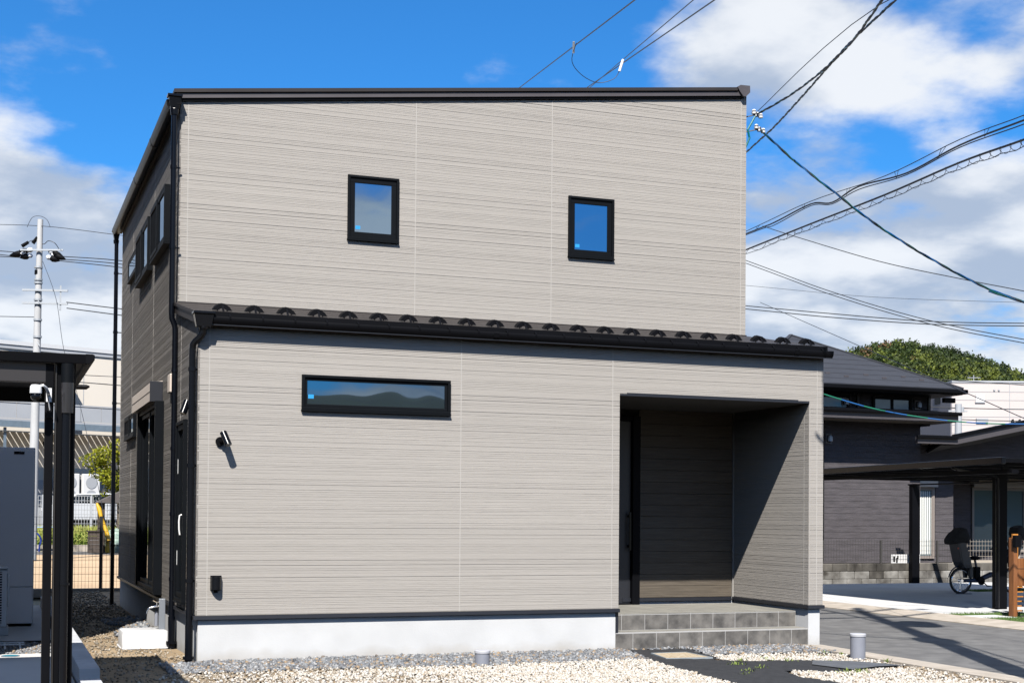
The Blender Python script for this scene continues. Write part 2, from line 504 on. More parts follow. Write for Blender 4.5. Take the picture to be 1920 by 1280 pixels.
# solid backing walls
mb = MB()
mb.box(0.016, PX0 - 0.002, 0.016, 0.12, Z0, 3.60)
mb.box(PX0, PX1, 0.016, 0.12, PZ + 0.05, 3.60)
mb.box(PX1 + 0.016, W - 0.002, 0.016, 0.12, Z0, 3.60)
mb.build('wall', M['siding'], H)
mb = MB()
mb.box(0.016, 0.12, 0.125, YD, Z0, 3.5)
mb.box(0.018, 0.12, YU + 0.02, YD, 3.5, 6.34)
mb.build('wall', M['core'], H)
mb = MB()
mb.prism([(0.016, 3.7), (WU, 3.7), (WU, 7.26), (0.016, 6.39)], lambda a, b, t: (a, t, b), YU + 0.017, YU + 0.12)
mb.build('wall', M['core'], H)
mb = MB().box(WU - 0.1, WU, YU + 0.125, YD, 3.7, 7.2)
mb.box(PX1 + 0.016, W, 0.125, YD, Z0, 3.62)
mb.build('wall', M['siding'], H)
mb = MB().prism([(0.02, Z0), (WU, Z0), (WU, 7.22), (0.02, 6.36)], lambda a, b, t: (a, t, b), YD, YD + 0.1)
mb.build('wall', M['siding'], H)
MB().box(PX0 - 0.1, PX0, 0.125, 1.9, 0.42, PZ + 0.05).build('wall', M['siding'], H)

# ---- foundation, flashing
mb = MB()
mb.box(0.03, 4.776, 0.03, 0.16, -0.2, Z0 - 0.004)
mb.box(0.032, 0.16, 0.16, YD - 0.03, -0.2, Z0 - 0.004)
mb.box(7.356, 7.517, 0.03, YD - 0.03, -0.2, Z0 - 0.004)
mb.build('foundation', M['foundation'], H)
def flash(T, u0, u1, z=Z0):
    MB(T).prism([(0.0, -0.002), (0.018, -0.004), (0.020, -0.040), (0.0, -0.046), (-0.05, -0.046), (-0.05, -0.002)], lambda a, b, t: (t, a, z + b), u0, u1).build('flashing', M['flash'], H)
flash(Tf, -0.02, 4.812); flash(Tf, 7.325, W + 0.018); flash(Tl, 0.0, YD)
flash(Tr, 0.02, 1.84)
MB().box(PX0 + 0.9, PX1 - 0.03, 1.825, 1.845, Z0 - 0.046, Z0 - 0.002).build('flashing', M['flash'], H)
MB().box(4.778, 4.812, 0.028, 0.06, 0.22, Z0 - 0.044).build('flashing', M['flash'], H)
MB().box(5.9, PX1, 1.86, 1.9, 0.40, Z0 - 0.004).build('foundation', M['foundation'], H)

# ---- porch: back wall boards, soffit, door
z = Z0
while z < PZ - 0.02:
    z1 = min(z + 0.1517, PZ)
    MB().box(5.935, PX1 - 0.02, 1.846, 1.862, z + 0.002, z1 - 0.0015).build('wall_board', M['wood'], H, bevel=0.002)
    z = z1
MB().box(PX0, PX1 + 0.1, 1.865, 1.95, 0.38, 3.5).build('wall', M['core'], H)
MB().box(PX1 - 0.014, PX1 - 0.001, 1.83, 1.845, Z0, PZ).build('corner_trim', M['seal'], H)
MB().box(PX0 - 0.0, PX1 + 0.0, 0.02, 1.862, PZ, PZ + 0.04).build('porch_soffit', M['ceiling'], H)
mb = MB(); mb.box(PX0 + 0.002, PX1 - 0.002, -0.010, 0.02, PZ - 0.002, PZ + 0.022); mb.box(PX0 + 0.09, PX1 - 0.16, -0.012, 0.0, PZ + 0.022, PZ + 0.034)
mb.build('porch_header', M['flash'], H)
DR = MB().box(4.95, 5.815, 1.835, 1.858, 0.43, 2.80).build('front_door', M['door'], H, bevel=0.004)
mb = MB(); mb.box(5.82, 5.925, 1.775, 1.862, 0.417, 2.86); mb.box(4.86, 5.82, 1.79, 1.862, 2.805, 2.86); mb.box(4.85, 4.945, 1.775, 1.862, 0.417, 2.80)
mb.build('door_frame', M['black'], H, bevel=0.004)
mb = MB(); mb.box(5.765, 5.795, 1.765, 1.785, 1.12, 1.62); mb.box(5.765, 5.795, 1.785, 1.834, 1.16, 1.19); mb.box(5.765, 5.795, 1.785, 1.834, 1.55, 1.58)
mb.build('handle', M['blackpipe'], DR, bevel=0.004)
MB().box(PX0 + 0.05, 5.93, 1.80, 1.86, 0.40, 0.43).build('door_sill', M['black'], H)

# ---- entrance steps, tile by tile
ST = MB().box(4.782, 7.352, 0.0325, 0.30, -0.15, 0.2205).box(4.806, 7.335, 0.2875, 1.855, -0.15, 0.4145).build('steps', M['grout'], H)
def cuts(x0, x1, first, pitch):
    xs = [x0]; x = first
    while x < x1 - 0.02:
        if x > x0 + 0.02: xs.append(x)
        x += pitch
    return xs + [x1]
def tiles(xs, fn, m):
    for a, b in zip(xs, xs[1:]):
        mb = MB(); mb.box(*fn(a + 0.0032, b - 0.0032)); mb.build('tile', m, ST)
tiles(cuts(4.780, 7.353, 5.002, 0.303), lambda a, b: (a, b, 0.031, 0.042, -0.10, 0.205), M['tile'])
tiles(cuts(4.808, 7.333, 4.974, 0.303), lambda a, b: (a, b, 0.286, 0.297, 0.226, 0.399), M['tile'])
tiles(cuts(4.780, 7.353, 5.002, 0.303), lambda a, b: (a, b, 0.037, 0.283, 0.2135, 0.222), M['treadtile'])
y = 0.286
while y < 1.80:
    y1 = min(y + 0.303, 1.85)
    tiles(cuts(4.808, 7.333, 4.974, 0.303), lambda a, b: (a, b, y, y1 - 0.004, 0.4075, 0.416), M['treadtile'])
    y = y1

# ---- upper roof
mb = MB()
mb.prism([(-0.075, 6.425), (7.33, 7.292), (7.33, 7.335), (-0.075, 6.468)], lambda a, b, t: (a, t, b), 1.762, 9.75)
RF = mb.build('roof', M['roofmetal'], H)
MB().prism([(-0.05, 6.365), (7.39, 7.233), (7.39, 7.286), (-0.05, 6.418)], lambda a, b, t: (a, t, b), 1.782, 1.822).build('fascia', M['fascia'], H)
MB().prism([(-0.02, 6.340), (7.44, 7.210), (7.44, 7.234), (-0.02, 6.366)], lambda a, b, t: (a, t, b), 1.80, 1.828).build('fascia', M['black'], H)
MB().prism([(7.32, 7.338), (7.365, 7.368), (7.510, 7.372), (7.513, 7.282), (7.45, 7.22), (7.41, 7.22), (7.352, 7.288)], lambda a, b, t: (a, t, b), 1.752, 9.76).build('ridge_cap', M['fascia'], H)
MB().box(-0.05, 0.0, 1.70, 9.7, 6.27, 6.40).build('fascia', M['black'], H)
# eave gutter along the left side, with box hoppers at both ends
gp = [(-0.045, 6.345), (-0.155, 6.345), (-0.162, 6.335), (-0.15, 6.27), (-0.125, 6.238), (-0.075, 6.238), (-0.045, 6.26)]
G1 = MB().prism(gp, lambda a, b, t: (a, t, b), 1.80, 9.70).build('gutter', M['gutterbrown'], H, smooth=True)
for yy in (3.6, 5.8):
    MB().prism([(a * 1.0 - (0.003 if a < -0.05 else 0), b - 0.004 if b < 6.3 else b) for a, b in gp], lambda a, b, t: (a, t, b), yy, yy + 0.08).build('gutter_joint', M['gutterbrown'], G1)
def hopper(x0, x1, y0, y1, zt, zm, zb):
    mb = MB()
    mb.box(x0 - 0.012, x1 + 0.012, y0 - 0.012, y1 + 0.012, zt - 0.028, zt)
    mb.hexa([(x0 + .025, y0 + .02, zm), (x1 - .025, y0 + .02, zm), (x1 - .025, y1 - .02, zm), (x0 + .025, y1 - .02, zm)], [(x0, y0, zt - .03), (x1, y0, zt - .03), (x1, y1, zt - .03), (x0, y1, zt - .03)])
    mb.cyl(((x0 + x1) / 2, (y0 + y1) / 2, zb), ((x0 + x1) / 2, (y0 + y1) / 2, zm + 0.004), 0.043, 0.05)
    return mb.build('hopper', M['blackpipe'], H, bevel=0.005)
hopper(-0.145, 0.0, 1.69, 1.80, 6.385, 6.22, 6.15)
hopper(-0.15, -0.03, 9.66, 9.80, 6.33, 6.16, 6.10)
def downpipe(pts, r, clamps, wallx=0.0):
    P = MB().tube(pts, r, 12).build('downpipe', M['blackpipe'], H, smooth=True)
    for (x, y, z) in clamps:
        mb = MB().cyl((x, y, z - 0.02), (x, y, z + 0.02), r + 0.006, n=12)
        mb.beam((x + r * 0.6, y + 0.01, z), (wallx, y + 0.03, z), 0.012, 0.016)
        mb.build('bracket', M['blackpipe'], P)
    return P
downpipe([(-0.075, 1.745, 6.2), (-0.075, 1.745, 3.86), (-0.072, 1.745, 3.80), (-0.04, 1.745, 3.72), (-0.033, 1.745, 3.66), (-0.033, 1.745, 0.36)], 0.033,
         [(-0.075, 1.745, z) for z in (5.55, 4.62)] + [(-0.033, 1.745, z) for z in (3.2, 2.3, 1.55, 0.8)], 0.005)
mb = MB().cyl((-0.033, 1.745, 0.0), (-0.033, 1.745, 0.37), 0.041, n=14); mb.cyl((-0.033, 1.745, 0.06), (-0.033, 1.745, 0.09), 0.062, n=14); mb.build('pipe_boot', M['blackpipe'], H, smooth=True)
downpipe([(0.035, -0.09, 3.47), (0.035, -0.09, 3.42), (0.02, -0.07, 3.385), (-0.035, 0.0, 3.335), (-0.055, 0.025, 3.30), (-0.058, 0.03, 3.25), (-0.058, 0.03, 0.36)], 0.034,
         [(-0.058, 0.03, z) for z in (3.05, 2.05, 0.86)], 0.005)
mb = MB().cyl((-0.058, 0.03, 0.0), (-0.058, 0.03, 0.40), 0.041, n=14); mb.cyl((-0.058, 0.03, 0.05), (-0.058, 0.03, 0.08), 0.06, n=14); mb.build('pipe_boot', M['blackpipe'], H, smooth=True)
downpipe([(-0.085, 9.72, 6.15), (-0.085, 9.72, 0.0)], 0.034, [(-0.085, 9.72, z) for z in (5.6, 4.6, 3.4, 2.2, 1.0)], 0.04)

# ---- lower lean-to roof with snow guards
zr = lambda y: 3.64 + 0.187 * (y + 0.1)
mb = MB()
mb.prism([(-0.10, zr(-0.10) - 0.035), (YU, zr(YU) - 0.035), (YU, zr(YU)), (-0.10, zr(-0.10))], lambda a, b, t: (t, a, b), -0.055, 7.53)
LR = mb.build('lower_roof', M['roofmetal'], H)
for yy in (0.38, 0.86, 1.34):          # horizontal seams of the metal sheets
    MB().prism([(yy, zr(yy)), (yy + 0.03, zr(yy) + 0.012), (yy + 0.05, zr(yy + 0.05))], lambda a, b, t: (t, a, b), -0.05, 7.525).build('roof_seam', M['roofmetal'], LR)
MB().prism([(-0.105, zr(-0.1) - 0.05), (-0.09, zr(-0.1) - 0.05), (-0.09, zr(-0.1) - 0.036), (-0.105, zr(-0.1) + 0.004)], lambda a, b, t: (t, a, b), -0.055, 7.53).build('eave_edge', M['black'], H)
MB().prism([(-0.06, zr(-0.06) - 0.125), (YU, zr(YU) - 0.125), (YU, zr(YU) - 0.037), (-0.06, zr(-0.06) - 0.037)], lambda a, b, t: (t, a, b), -0.042, -0.004).build('verge_board', M['roofmetal'], H)
MB().box(-0.04, 7.52, -0.03, -0.002, 3.50, 3.598).build('fascia', M['fascia'], H)
MB().box(-0.03, 0.0, -0.03, 0.0, 3.48, 3.60).build('fascia', M['black'], H)
MB().box(0.004, WU, YU - 0.035, YU - 0.001, zr(YU) - 0.01, zr(YU) + 0.008).build('roof_flashing', M['roofmetal'], H)
g2 = [(-0.035, 3.585), (-0.145, 3.588), (-0.150, 3.575), (-0.140, 3.535), (-0.118, 3.507), (-0.06, 3.505), (-0.035, 3.52)]
G2 = MB().prism(g2, lambda a, b, t: (t, a, b), 0.11, 7.59).build('gutter', M['black'], H, smooth=True)
for xx in (3.2, 7.05):
    MB().prism([(a - (0.003 if a < -0.1 else 0), b + (0.003 if b > 3.55 else -0.003)) for a, b in g2], lambda a, b, t: (t, a, b), xx, xx + 0.06).build('gutter_joint', M['black'], G2)
for i in range(22):
    x = 0.30 + 0.340 * i
    MB().beam((x, -0.085, 3.632), (x, -0.150, 3.585), 0.016, 0.008).beam((x, -0.151, 3.59), (x, -0.149, 3.565), 0.016, 0.006).build('gutter_hanger', M['black'], G2)
MB().box(0.12, 7.585, -0.122, -0.112, 3.500, 3.508).build('gutter_lip', M['flash'], G2)
hopper(-0.065, 0.135, -0.165, -0.035, 3.635, 3.475, 3.45)
def snow_guard():
    mb = MB()
    prof = [(-0.085, 0.0), (-0.062, 0.034), (-0.03, 0.058), (0.0, 0.064), (0.03, 0.058), (0.062, 0.034), (0.085, 0.0)]
    inn = [(-0.038, 0.0), (-0.028, 0.008), (-0.015, 0.016), (0.0, 0.019), (0.015, 0.016), (0.028, 0.008), (0.038, 0.0)]
    vs = []; fs = []
    for y0 in (-0.03, 0.03):
        vs += [(a, y0, b + (0.014 if y0 > 0 else -0.002)) for a, b in prof] + [(a, y0, b + (0.014 if y0 > 0 else -0.002)) for a, b in inn]
    n = 7
    for i in range(n - 1):
        fs += [(i, i + 1, n + i + 1, n + i), (2 * n + i, 3 * n + i, 3 * n + i + 1, 2 * n + i + 1), (i, 2 * n + i, 2 * n + i + 1, i + 1), (n + i, n + i + 1, 3 * n + i + 1, 3 * n + i)]
    mb.add(vs, fs)
    mb.beam((0.0, -0.10, -0.028), (0.0, 0.20, 0.026), 0.022, 0.005)
    mb.beam((0.0, -0.035, 0.045), (0.0, -0.10, -0.028), 0.018, 0.005)
    mb.beam((-0.05, -0.02, 0.032), (-0.04, -0.02, -0.01), 0.008, 0.01); mb.beam((0.05, -0.02, 0.032), (0.04, -0.02, -0.01), 0.008, 0.01)
    return mb
sg0 = None
for i in range(22):
    x = 0.26 + 0.340 * i
    if sg0 is None:
        sg0 = snow_guard().build('snow_guard', M['black'], LR); o = sg0
    else:
        o = sg0.copy(); COL.objects.link(o); o.parent = LR
    o.location = (x, 0.16, zr(0.16) + 0.004); o.scale = (1.22, 1.15, 1.1)

# ---- windows
def window(T, rect, out=0.03, fw=0.03, sash=0.07, pane='glass', mull=(), sticker=False, name='window', so=0.014, split=(), pz=0.0):
    u0, u1, z0, z1 = rect
    w = MB(T).ring(u0, u1, z0, z1, fw, -0.014, out, wb=fw).build(name, M['frame'], H, bevel=0.003)
    MB(T).box(u0 - 0.004, u1 + 0.004, -0.002, out + 0.008, z0 - 0.018, z0 - 0.001).build('sill', M['frame'], w)
    edges = [u0 + fw] + list(split) + [u1 - fw]
    for k, (a, b) in enumerate(zip(edges, edges[1:])):
        dz = 0.0 if k % 2 == 0 else 0.012
        MB(T).ring(a + 0.001, b - 0.001, z0 + fw + 0.001, z1 - fw - 0.001, sash, -0.012, so + dz).build('sash', M['frame'], w, bevel=0.004)
        pm = pane[k] if isinstance(pane, (list, tuple)) else pane
        MB(T).box(a + sash, b - sash, -0.010 + pz, pz + dz, z0 + fw + sash, z1 - fw - sash).build('pane', M[pm], w)
    if sticker:
        s0, s1 = u0 + fw + sash + 0.012, z0 + fw + sash + sticker
        MB(T).box(s0, s0 + 0.06, -0.001, 0.0012, s1, s1 + 0.042).build('sticker', M['sticker'], w)
    return w
wA = window(Tu, WINA, sash=0.06, sticker=0.035); wA['label'] = 'black framed casement window with blue sticker'
wB = window(Tu, WINB, sash=0.06, sticker=0.03)
wC = window(Tf, LOWIN, out=0.034, sash=0.03, sticker=0.06, pane='glasslow'); wC['label'] = 'long low black framed fixed window'
window(Tl, LW['A'], out=0.075, fw=0.035, sash=0.05, split=(3.45,), so=0.072, pz=0.06, pane=['glass', 'screen'])
window(Tl, LW['B'], out=0.075, fw=0.035, sash=0.05, split=(5.45,), so=0.072, pz=0.06, pane=['glass', 'screen'])
window(Tl, LW['C'], out=0.045, fw=0.03, sash=0.04, so=0.04, pz=0.035)
window(Tl, LW['small'], out=0.05, fw=0.03, sash=0.04, split=(7.4,), so=0.04, pz=0.03, pane=['glass', 'screen'])
window(Tl, LW['big'], out=0.07, fw=0.05, sash=0.055, split=(4.35,), pane=['glassdark', 'glassdark'], so=0.03)
MB(Tl).box(3.08, 3.19, 0.0, 0.105, 0.54, 2.95).build('shutter_rail', M['frame'], H, bevel=0.004)
MB(Tl).box(5.51, 5.60, 0.0, 0.09, 0.54, 2.95).build('shutter_rail', M['frame'], H, bevel=0.004)
sb = MB(Tl); sb.prism([(0.0, 3.215), (0.14, 3.195), (0.155, 3.18), (0.155, 2.955), (0.0, 2.955)], lambda a, b, t: (t, a, b), 3.26, 5.68)
SB = sb.build('shutter_box', M['shutterbox'], H, bevel=0.003)
MB(Tl).box(3.24, 3.258, 0.0, 0.158, 2.95, 3.205).build('shutter_end_cap', M['flash'], SB, bevel=0.003)
MB(Tl).box(3.27, 5.67, 0.1545, 0.158, 3.07, 3.078).build('shutter_seam', M['frame'], SB)
nw = window(Tl, LW['narrow'], out=0.045, fw=0.04, sash=0.06, pane='glassdark', so=0.03); nw['label'] = 'tall narrow casement window with white handle'
MB(Tl).tube([(0.89, 0.04, 1.54), (0.89, 0.062, 1.53), (0.89, 0.068, 1.47), (0.89, 0.066, 1.38), (0.89, 0.058, 1.32)], 0.009, 8).build('handle', M['white'], nw, smooth=True)
for zz in (0.98, 2.0):
    MB(Tl).box(1.30, 1.315, 0.034, 0.038, zz, zz + 0.16).build('hinge', M['white'], nw)
# vent caps and wall lamps
vb = MB(Tl); vb.box(2.12, 2.36, 0.0, 0.045, 2.98, 3.20); VC = vb.build('vent_cap', M['shutterbox'], H, bevel=0.01)
v = MB()
prof = []
for k in range(9):
    a = math.pi * k / 8
    prof.append((0.205 - 0.055 * math.cos(a), -0.016 - 0.082 * math.sin(a)))
v.prism(prof + [(0.26, 0.0), (0.15, 0.0)], lambda a, b, t: (a, b, t), 0.77, 0.905)
v.box(0.148, 0.262, -0.012, 0.0, 0.765, 0.915)
v.build('vent_hood', M['blackpipe'], H, smooth=True)
MB().box(0.185, 0.225, -0.005, 0.001, 0.735, 0.765).build('vent_grille', M['black'], H)
def wall_lamp(c, n, head0, head1, label):
    c, n = Vector(c), Vector(n)
    L = MB().cyl(tuple(c), tuple(c + n * 0.028), 0.048, n=22).build('wall_lamp', M['black'], H, smooth=True)
    L['label'] = label
    h0, h1 = Vector(head0), Vector(head1)
    MB().tube([tuple(c + n * 0.02), tuple(c + n * 0.07), tuple(h0 * 0.6 + h1 * 0.4)], 0.013, 8).build('arm', M['black'], L, smooth=True)
    d = (h1 - h0).normalized()
    MB().cyl(tuple(h0), tuple(h1), 0.037, n=18).build('lamp_head', M['blackpipe'], L, smooth=True)
    MB().cyl(tuple(h1), tuple(h1 + d * 0.004), 0.030, n=18).build('lamp_lens', M['lens'], L)
wall_lamp((0.232, 0.0, 2.305), (0, -1, 0), (0.248, -0.105, 2.395), (0.292, -0.175, 2.265), 'black cylinder spot lamp tilted down on the front wall')
wall_lamp((0.0, 0.235, 2.66), (-1, 0, 0), (-0.075, 0.25, 2.735), (-0.125, 0.21, 2.60), 'black cylinder spot lamp above the narrow side window')
# service bracket and insulators on the right-hand gable edge
def insulator(p, base, cat_label):
    I = MB().beam(base, p, 0.02, 0.012).build('service_bracket', M['core'], H)
    for dx, dz in ((0, 0), (0.06, -0.015), (-0.045, 0.03)):
        MB().lathe([(0.012, -0.03), (0.03, -0.03), (0.034, -0.005), (0.02, 0.0), (0.03, 0.012), (0.02, 0.03), (0.008, 0.032)], (p[0] + dx, p[1], p[2] + dz), 10).build('insulator', M['white'], I, smooth=True)
insulator((7.76, 2.0, 7.08), (WU, 2.05, 7.0), '')
insulator((7.80, 2.0, 6.88), (WU, 2.05, 6.80), '')
MB().tube([(7.74, 2.0, 7.06), (7.68, 2.01, 6.95), (7.63, 2.02, 6.86), (7.66, 2.02, 6.75), (7.60, 2.04, 6.6), (WU, 2.05, 6.45)], 0.014, 6).build('service_lead', mat('green_lead', (0.0, 0.12, 0.13), 0.4), H)

# ================================================================== GROUND
M['dirt'] = mat('bare_soil', (0.16, 0.112, 0.062), 0.95, col2=(0.34, 0.255, 0.16), scale=2.2, detail=9, bump=0.5, bscale=30)
M['sand'] = mat('sandy_soil', (0.36, 0.25, 0.15), 0.95, col2=(0.46, 0.335, 0.21), scale=0.5, detail=9, bump=0.3, bscale=12)
M['far'] = mat('far_ground', (0.16, 0.16, 0.11), 0.95, col2=(0.26, 0.24, 0.19), scale=0.08, detail=8)
M['asphalt'] = mat('asphalt', (0.078, 0.076, 0.075), 0.9, col2=(0.138, 0.135, 0.131), scale=3.2, detail=15, bump=0.6, bscale=180)
M['gutterconc'] = mat('gutter_concrete', (0.28, 0.245, 0.20), 0.9, col2=(0.38, 0.335, 0.285), scale=4, detail=9, bump=0.2, bscale=80)
M['slab'] = mat('light_concrete', (0.43, 0.43, 0.43), 0.85, col2=(0.50, 0.50, 0.495), scale=1.2, detail=9, bump=0.08, bscale=60)
M['turf'] = mat('grass_green', (0.05, 0.10, 0.018), 0.8, col2=(0.09, 0.15, 0.03), scale=30, detail=4)
M['weedmat'] = mat('black_weed_sheet', (0.008, 0.0085, 0.0105), 0.85, col2=(0.020, 0.021, 0.024), scale=14, detail=8, bump=0.5, bscale=40)
M['greygravel'] = mat('grey_gravel', (0.2, 0.2, 0.2), 0.85, island=[(0.045, 0.048, 0.055), (0.13, 0.137, 0.15), (0.09, 0.097, 0.107), (0.20, 0.21, 0.225), (0.15, 0.155, 0.16), (0.30, 0.30, 0.30), (0.11, 0.118, 0.13), (0.26, 0.185, 0.11), (0.07, 0.074, 0.085)], var=0.25, scale=50)
M['whitegravel'] = mat('white_gravel', (0.6, 0.57, 0.53), 0.85, island=[(0.34, 0.30, 0.24), (0.45, 0.43, 0.395), (0.40, 0.365, 0.31), (0.49, 0.475, 0.45), (0.24, 0.19, 0.135), (0.43, 0.405, 0.36), (0.47, 0.45, 0.42), (0.30, 0.24, 0.17), (0.40, 0.38, 0.345)], var=0.12, scale=50)
M['browngravel'] = mat('brown_gravel', (0.3, 0.22, 0.14), 0.9, island=[(0.115, 0.086, 0.058), (0.194, 0.144, 0.090), (0.144, 0.130, 0.112), (0.259, 0.209, 0.144), (0.216, 0.173, 0.119), (0.346, 0.310, 0.259), (0.158, 0.112, 0.068)], var=0.2, scale=50)
def sheet(name, poly, z, m):
    mb = MB().add([(x, y, z) for x, y in poly], [tuple(range(len(poly)))])
    return tag(mb.build(name, m), kind='structure')
def patch(name, x0, x1, y0, y1, z, m): return sheet(name, [(x0, y0), (x1, y0), (x1, y1), (x0, y1)], z, m)
# one ground sheet out to the hills
gm = MB()
nR, nA = 14, 48
gv = [(0, 0, -0.16)]
for i in range(1, nR + 1):
    r = 4.0 * (1.62 ** i)
    for k in range(nA): gv.append((r * math.cos(2 * math.pi * k / nA), 5 + r * math.sin(2 * math.pi * k / nA), -0.16))
gf = [(0, 1 + k, 1 + (k + 1) % nA) for k in range(nA)]
for i in range(nR - 1):
    for k in range(nA):
        a = 1 + i * nA
        gf.append((a + k, a + nA + k, a + nA + (k + 1) % nA, a + (k + 1) % nA))
gm.add(gv, gf)
tag(gm.build('ground', M['far']), kind='structure')
# lot surface with soft unevenness
nx, ny = 84, 190
vs = []; fs = []
from mathutils import noise as mn
for j in range(ny + 1):
    for i in range(nx + 1):
        x = -1.02 + (7.12 + 1.02) * i / nx; y = -14.5 + (14.0 + 14.5) * j / ny
        z = 0.012 * mn.noise((x * 1.3, y * 1.3, 0.3)) + 0.006 * mn.noise((x * 5, y * 5, 2.0))
        vs.append((x, y, z))
for j in range(ny):
    for i in range(nx):
        a = j * (nx + 1) + i
        fs.append((a, a + 1, a + nx + 2, a + nx + 1))
tag(MB().add(vs, fs).build('yard_ground', M['dirt'], smooth=True), kind='structure')
patch('road', 7.60, 11.78, -60, 90, -0.012, M['asphalt'])
MB0 = MB()
def kerb(name, x0, x1, y0, y1, z0, zk, seg):
    y = y0; first = True
    root = None
    while y < y1 - 1e-6:
        ye = min(y + seg, y1)
        mb = MB()
        if zk > 0: mb.hexa([(x0, y + .004, -0.1), (x1, y + .004, -0.1), (x1, ye - .004, -0.1), (x0, ye - .004, -0.1)], [(x0, y + .004, z0), (x1, y + .004, zk), (x1, ye - .004, zk), (x0, ye - .004, z0)])
        if root is None:
            root = tag(MB().box(min(x0, x1) + .01, max(x0, x1) - .01, y0, y1, -0.12, -0.03).build(name, M['gutterconc']), kind='structure')
        mb.build('kerb_stone', M['gutterconc'], root, bevel=0.004)
        y = ye
kerb('kerb', 7.62, 7.10, -9.0, 3.0, 0.002, 0.035, 0.60)
kerb('kerb', 11.74, 12.30, -1.2, 12.6, 0.002, 0.05, 0.60)
patch('sand_lot', -14, 7.0, 14.2, 39.5, -0.03, M['sand'])
patch('back_lane', -14, 7.4, 39.5, 43.6, -0.025, M['asphalt'])

# gravel: real stones
t_ = (1 + 5 ** 0.5) / 2
ICO_V = np.array([(-1, t_, 0), (1, t_, 0), (-1, -t_, 0), (1, -t_, 0), (0, -1, t_), (0, 1, t_), (0, -1, -t_), (0, 1, -t_), (t_, 0, -1), (t_, 0, 1), (-t_, 0, -1), (-t_, 0, 1)]) / (1 + t_ ** 2) ** 0.5
ICO_F = np.array([(0, 11, 5), (0, 5, 1), (0, 1, 7), (0, 7, 10), (0, 10, 11), (1, 5, 9), (5, 11, 4), (11, 10, 2), (10, 7, 6), (7, 1, 8), (3, 9, 4), (3, 4, 2), (3, 2, 6), (3, 6, 8), (3, 8, 9), (4, 9, 5), (2, 4, 11), (6, 2, 10), (8, 6, 7), (9, 8, 1)])
def stones(name, pts, size, m, zoff=0.0):
    n = len(pts)
    ang = rng.uniform(0, 2 * np.pi, (n, 3))
    def rot(a, i, j):
        r = np.tile(np.eye(3), (n, 1, 1)); c, s = np.cos(a), np.sin(a)
        r[:, i, i] = c; r[:, j, j] = c; r[:, i, j] = -s; r[:, j, i] = s
        return r
    Rm = rot(ang[:, 0], 0, 1) @ rot(ang[:, 1] * 0.25, 1, 2) @ rot(ang[:, 2], 0, 1)
    sc = size[:, None] * np.stack([rng.uniform(0.7, 1.25, n), rng.uniform(0.6, 1.1, n), rng.uniform(0.4, 0.8, n)], 1)
    V = ICO_V[None] * (1 + rng.uniform(-0.25, 0.25, (n, 12, 1)))
    V = (V * sc[:, None, :]) @ Rm.transpose(0, 2, 1) + pts[:, None, :]
    F = (ICO_F[None] + (np.arange(n) * 12)[:, None, None]).reshape(-1, 3)
    V = V.reshape(-1, 3)
    me = bpy.data.meshes.new(name)
    me.vertices.add(len(V)); me.vertices.foreach_set('co', V.astype(np.float32).ravel())
    me.loops.add(F.size); me.loops.foreach_set('vertex_index', F.astype(np.int32).ravel())
    me.polygons.add(len(F)); me.polygons.foreach_set('loop_start', np.arange(0, F.size, 3, dtype=np.int32))
    me.update(calc_edges=True)
    me.materials.append(m)
    o = bpy.data.objects.new(name, me); COL.objects.link(o)
    return tag(o, kind='stuff')
SHEETS = [[(4.88, 0.0), (5.70, -0.05), (5.62, -0.45), (5.52, -0.95), (5.46, -1.25), (5.50, -1.44), (5.62, -1.52), (5.97, -1.44), (6.35, -1.60), (6.70, -1.90), (7.02, -2.42), (6.62, -2.47), (6.16, -2.68), (5.78, -2.52), (5.55, -2.46), (5.40, -2.9), (5.62, -3.9), (5.55, -5.2), (4.45, -5.2), (4.50, -3.3), (4.58, -1.9), (4.66, -1.2), (4.80, -0.5)]]
def inpoly(P, poly):
    x, y = P[:, 0], P[:, 1]; c = np.zeros(len(P), bool); n = len(poly)
    for i in range(n):
        (x0, y0), (x1, y1) = poly[i], poly[(i + 1) % n]
        cond = ((y0 > y) != (y1 > y)) & (x < (x1 - x0) * (y - y0) / (y1 - y0 + 1e-12) + x0)
        c ^= cond
    return c
def wob(P, f, a): return a * (np.sin(P[:, 0] * f + 1.3) + 0.6 * np.sin(P[:, 0] * f * 2.3 + P[:, 1] * 1.7) + 0.5 * np.sin(P[:, 0] * f * 5.1 + 2.0))
def cloud(n, x0, x1, y0, y1): return np.stack([rng.uniform(x0, x1, n), rng.uniform(y0, y1, n), np.zeros(n)], 1)
manh = [(4.84, -0.46), (5.46, -0.46), (5.46, -1.18), (4.84, -1.18)]
# grey stone bank against the foundation
P = cloud(15000, -0.35, 7.15, -1.25, 0.02)
edge = -0.98 + wob(P, 1.1, 0.07) + 0.10 * (P[:, 0] > 5.4)
keep = (P[:, 1] > edge) & ~(inpoly(P, SHEETS[0])) & ~inpoly(P, manh)
P = P[keep]
t = np.clip((P[:, 1] + 1.0) / 1.0, 0, 1)
P[:, 2] = 0.010 + 0.012 * np.sin(np.clip(t * 1.15, 0, 1) * np.pi / 2) * np.where(P[:, 0] < 0.1, 0.4, 1.0) + rng.uniform(-0.006, 0.010, len(P))
stones('grey_gravel', P, rng.uniform(0.011, 0.030, len(P)), M['greygravel'])
gb = []
for i in range(61):
    x = -0.35 + 7.5 * i / 60
    for (yy, zz) in ((0.04, 0.014), (-0.35, 0.014), (-0.70, 0.010), (-0.98, -0.02)): gb.append((x, yy, zz if (x < 4.85 or x > 5.6) else -0.02))
gfc = [(4 * i + k, 4 * i + k + 1, 4 * i + 5 + k, 4 * i + 4 + k) for i in range(60) for k in range(3)]
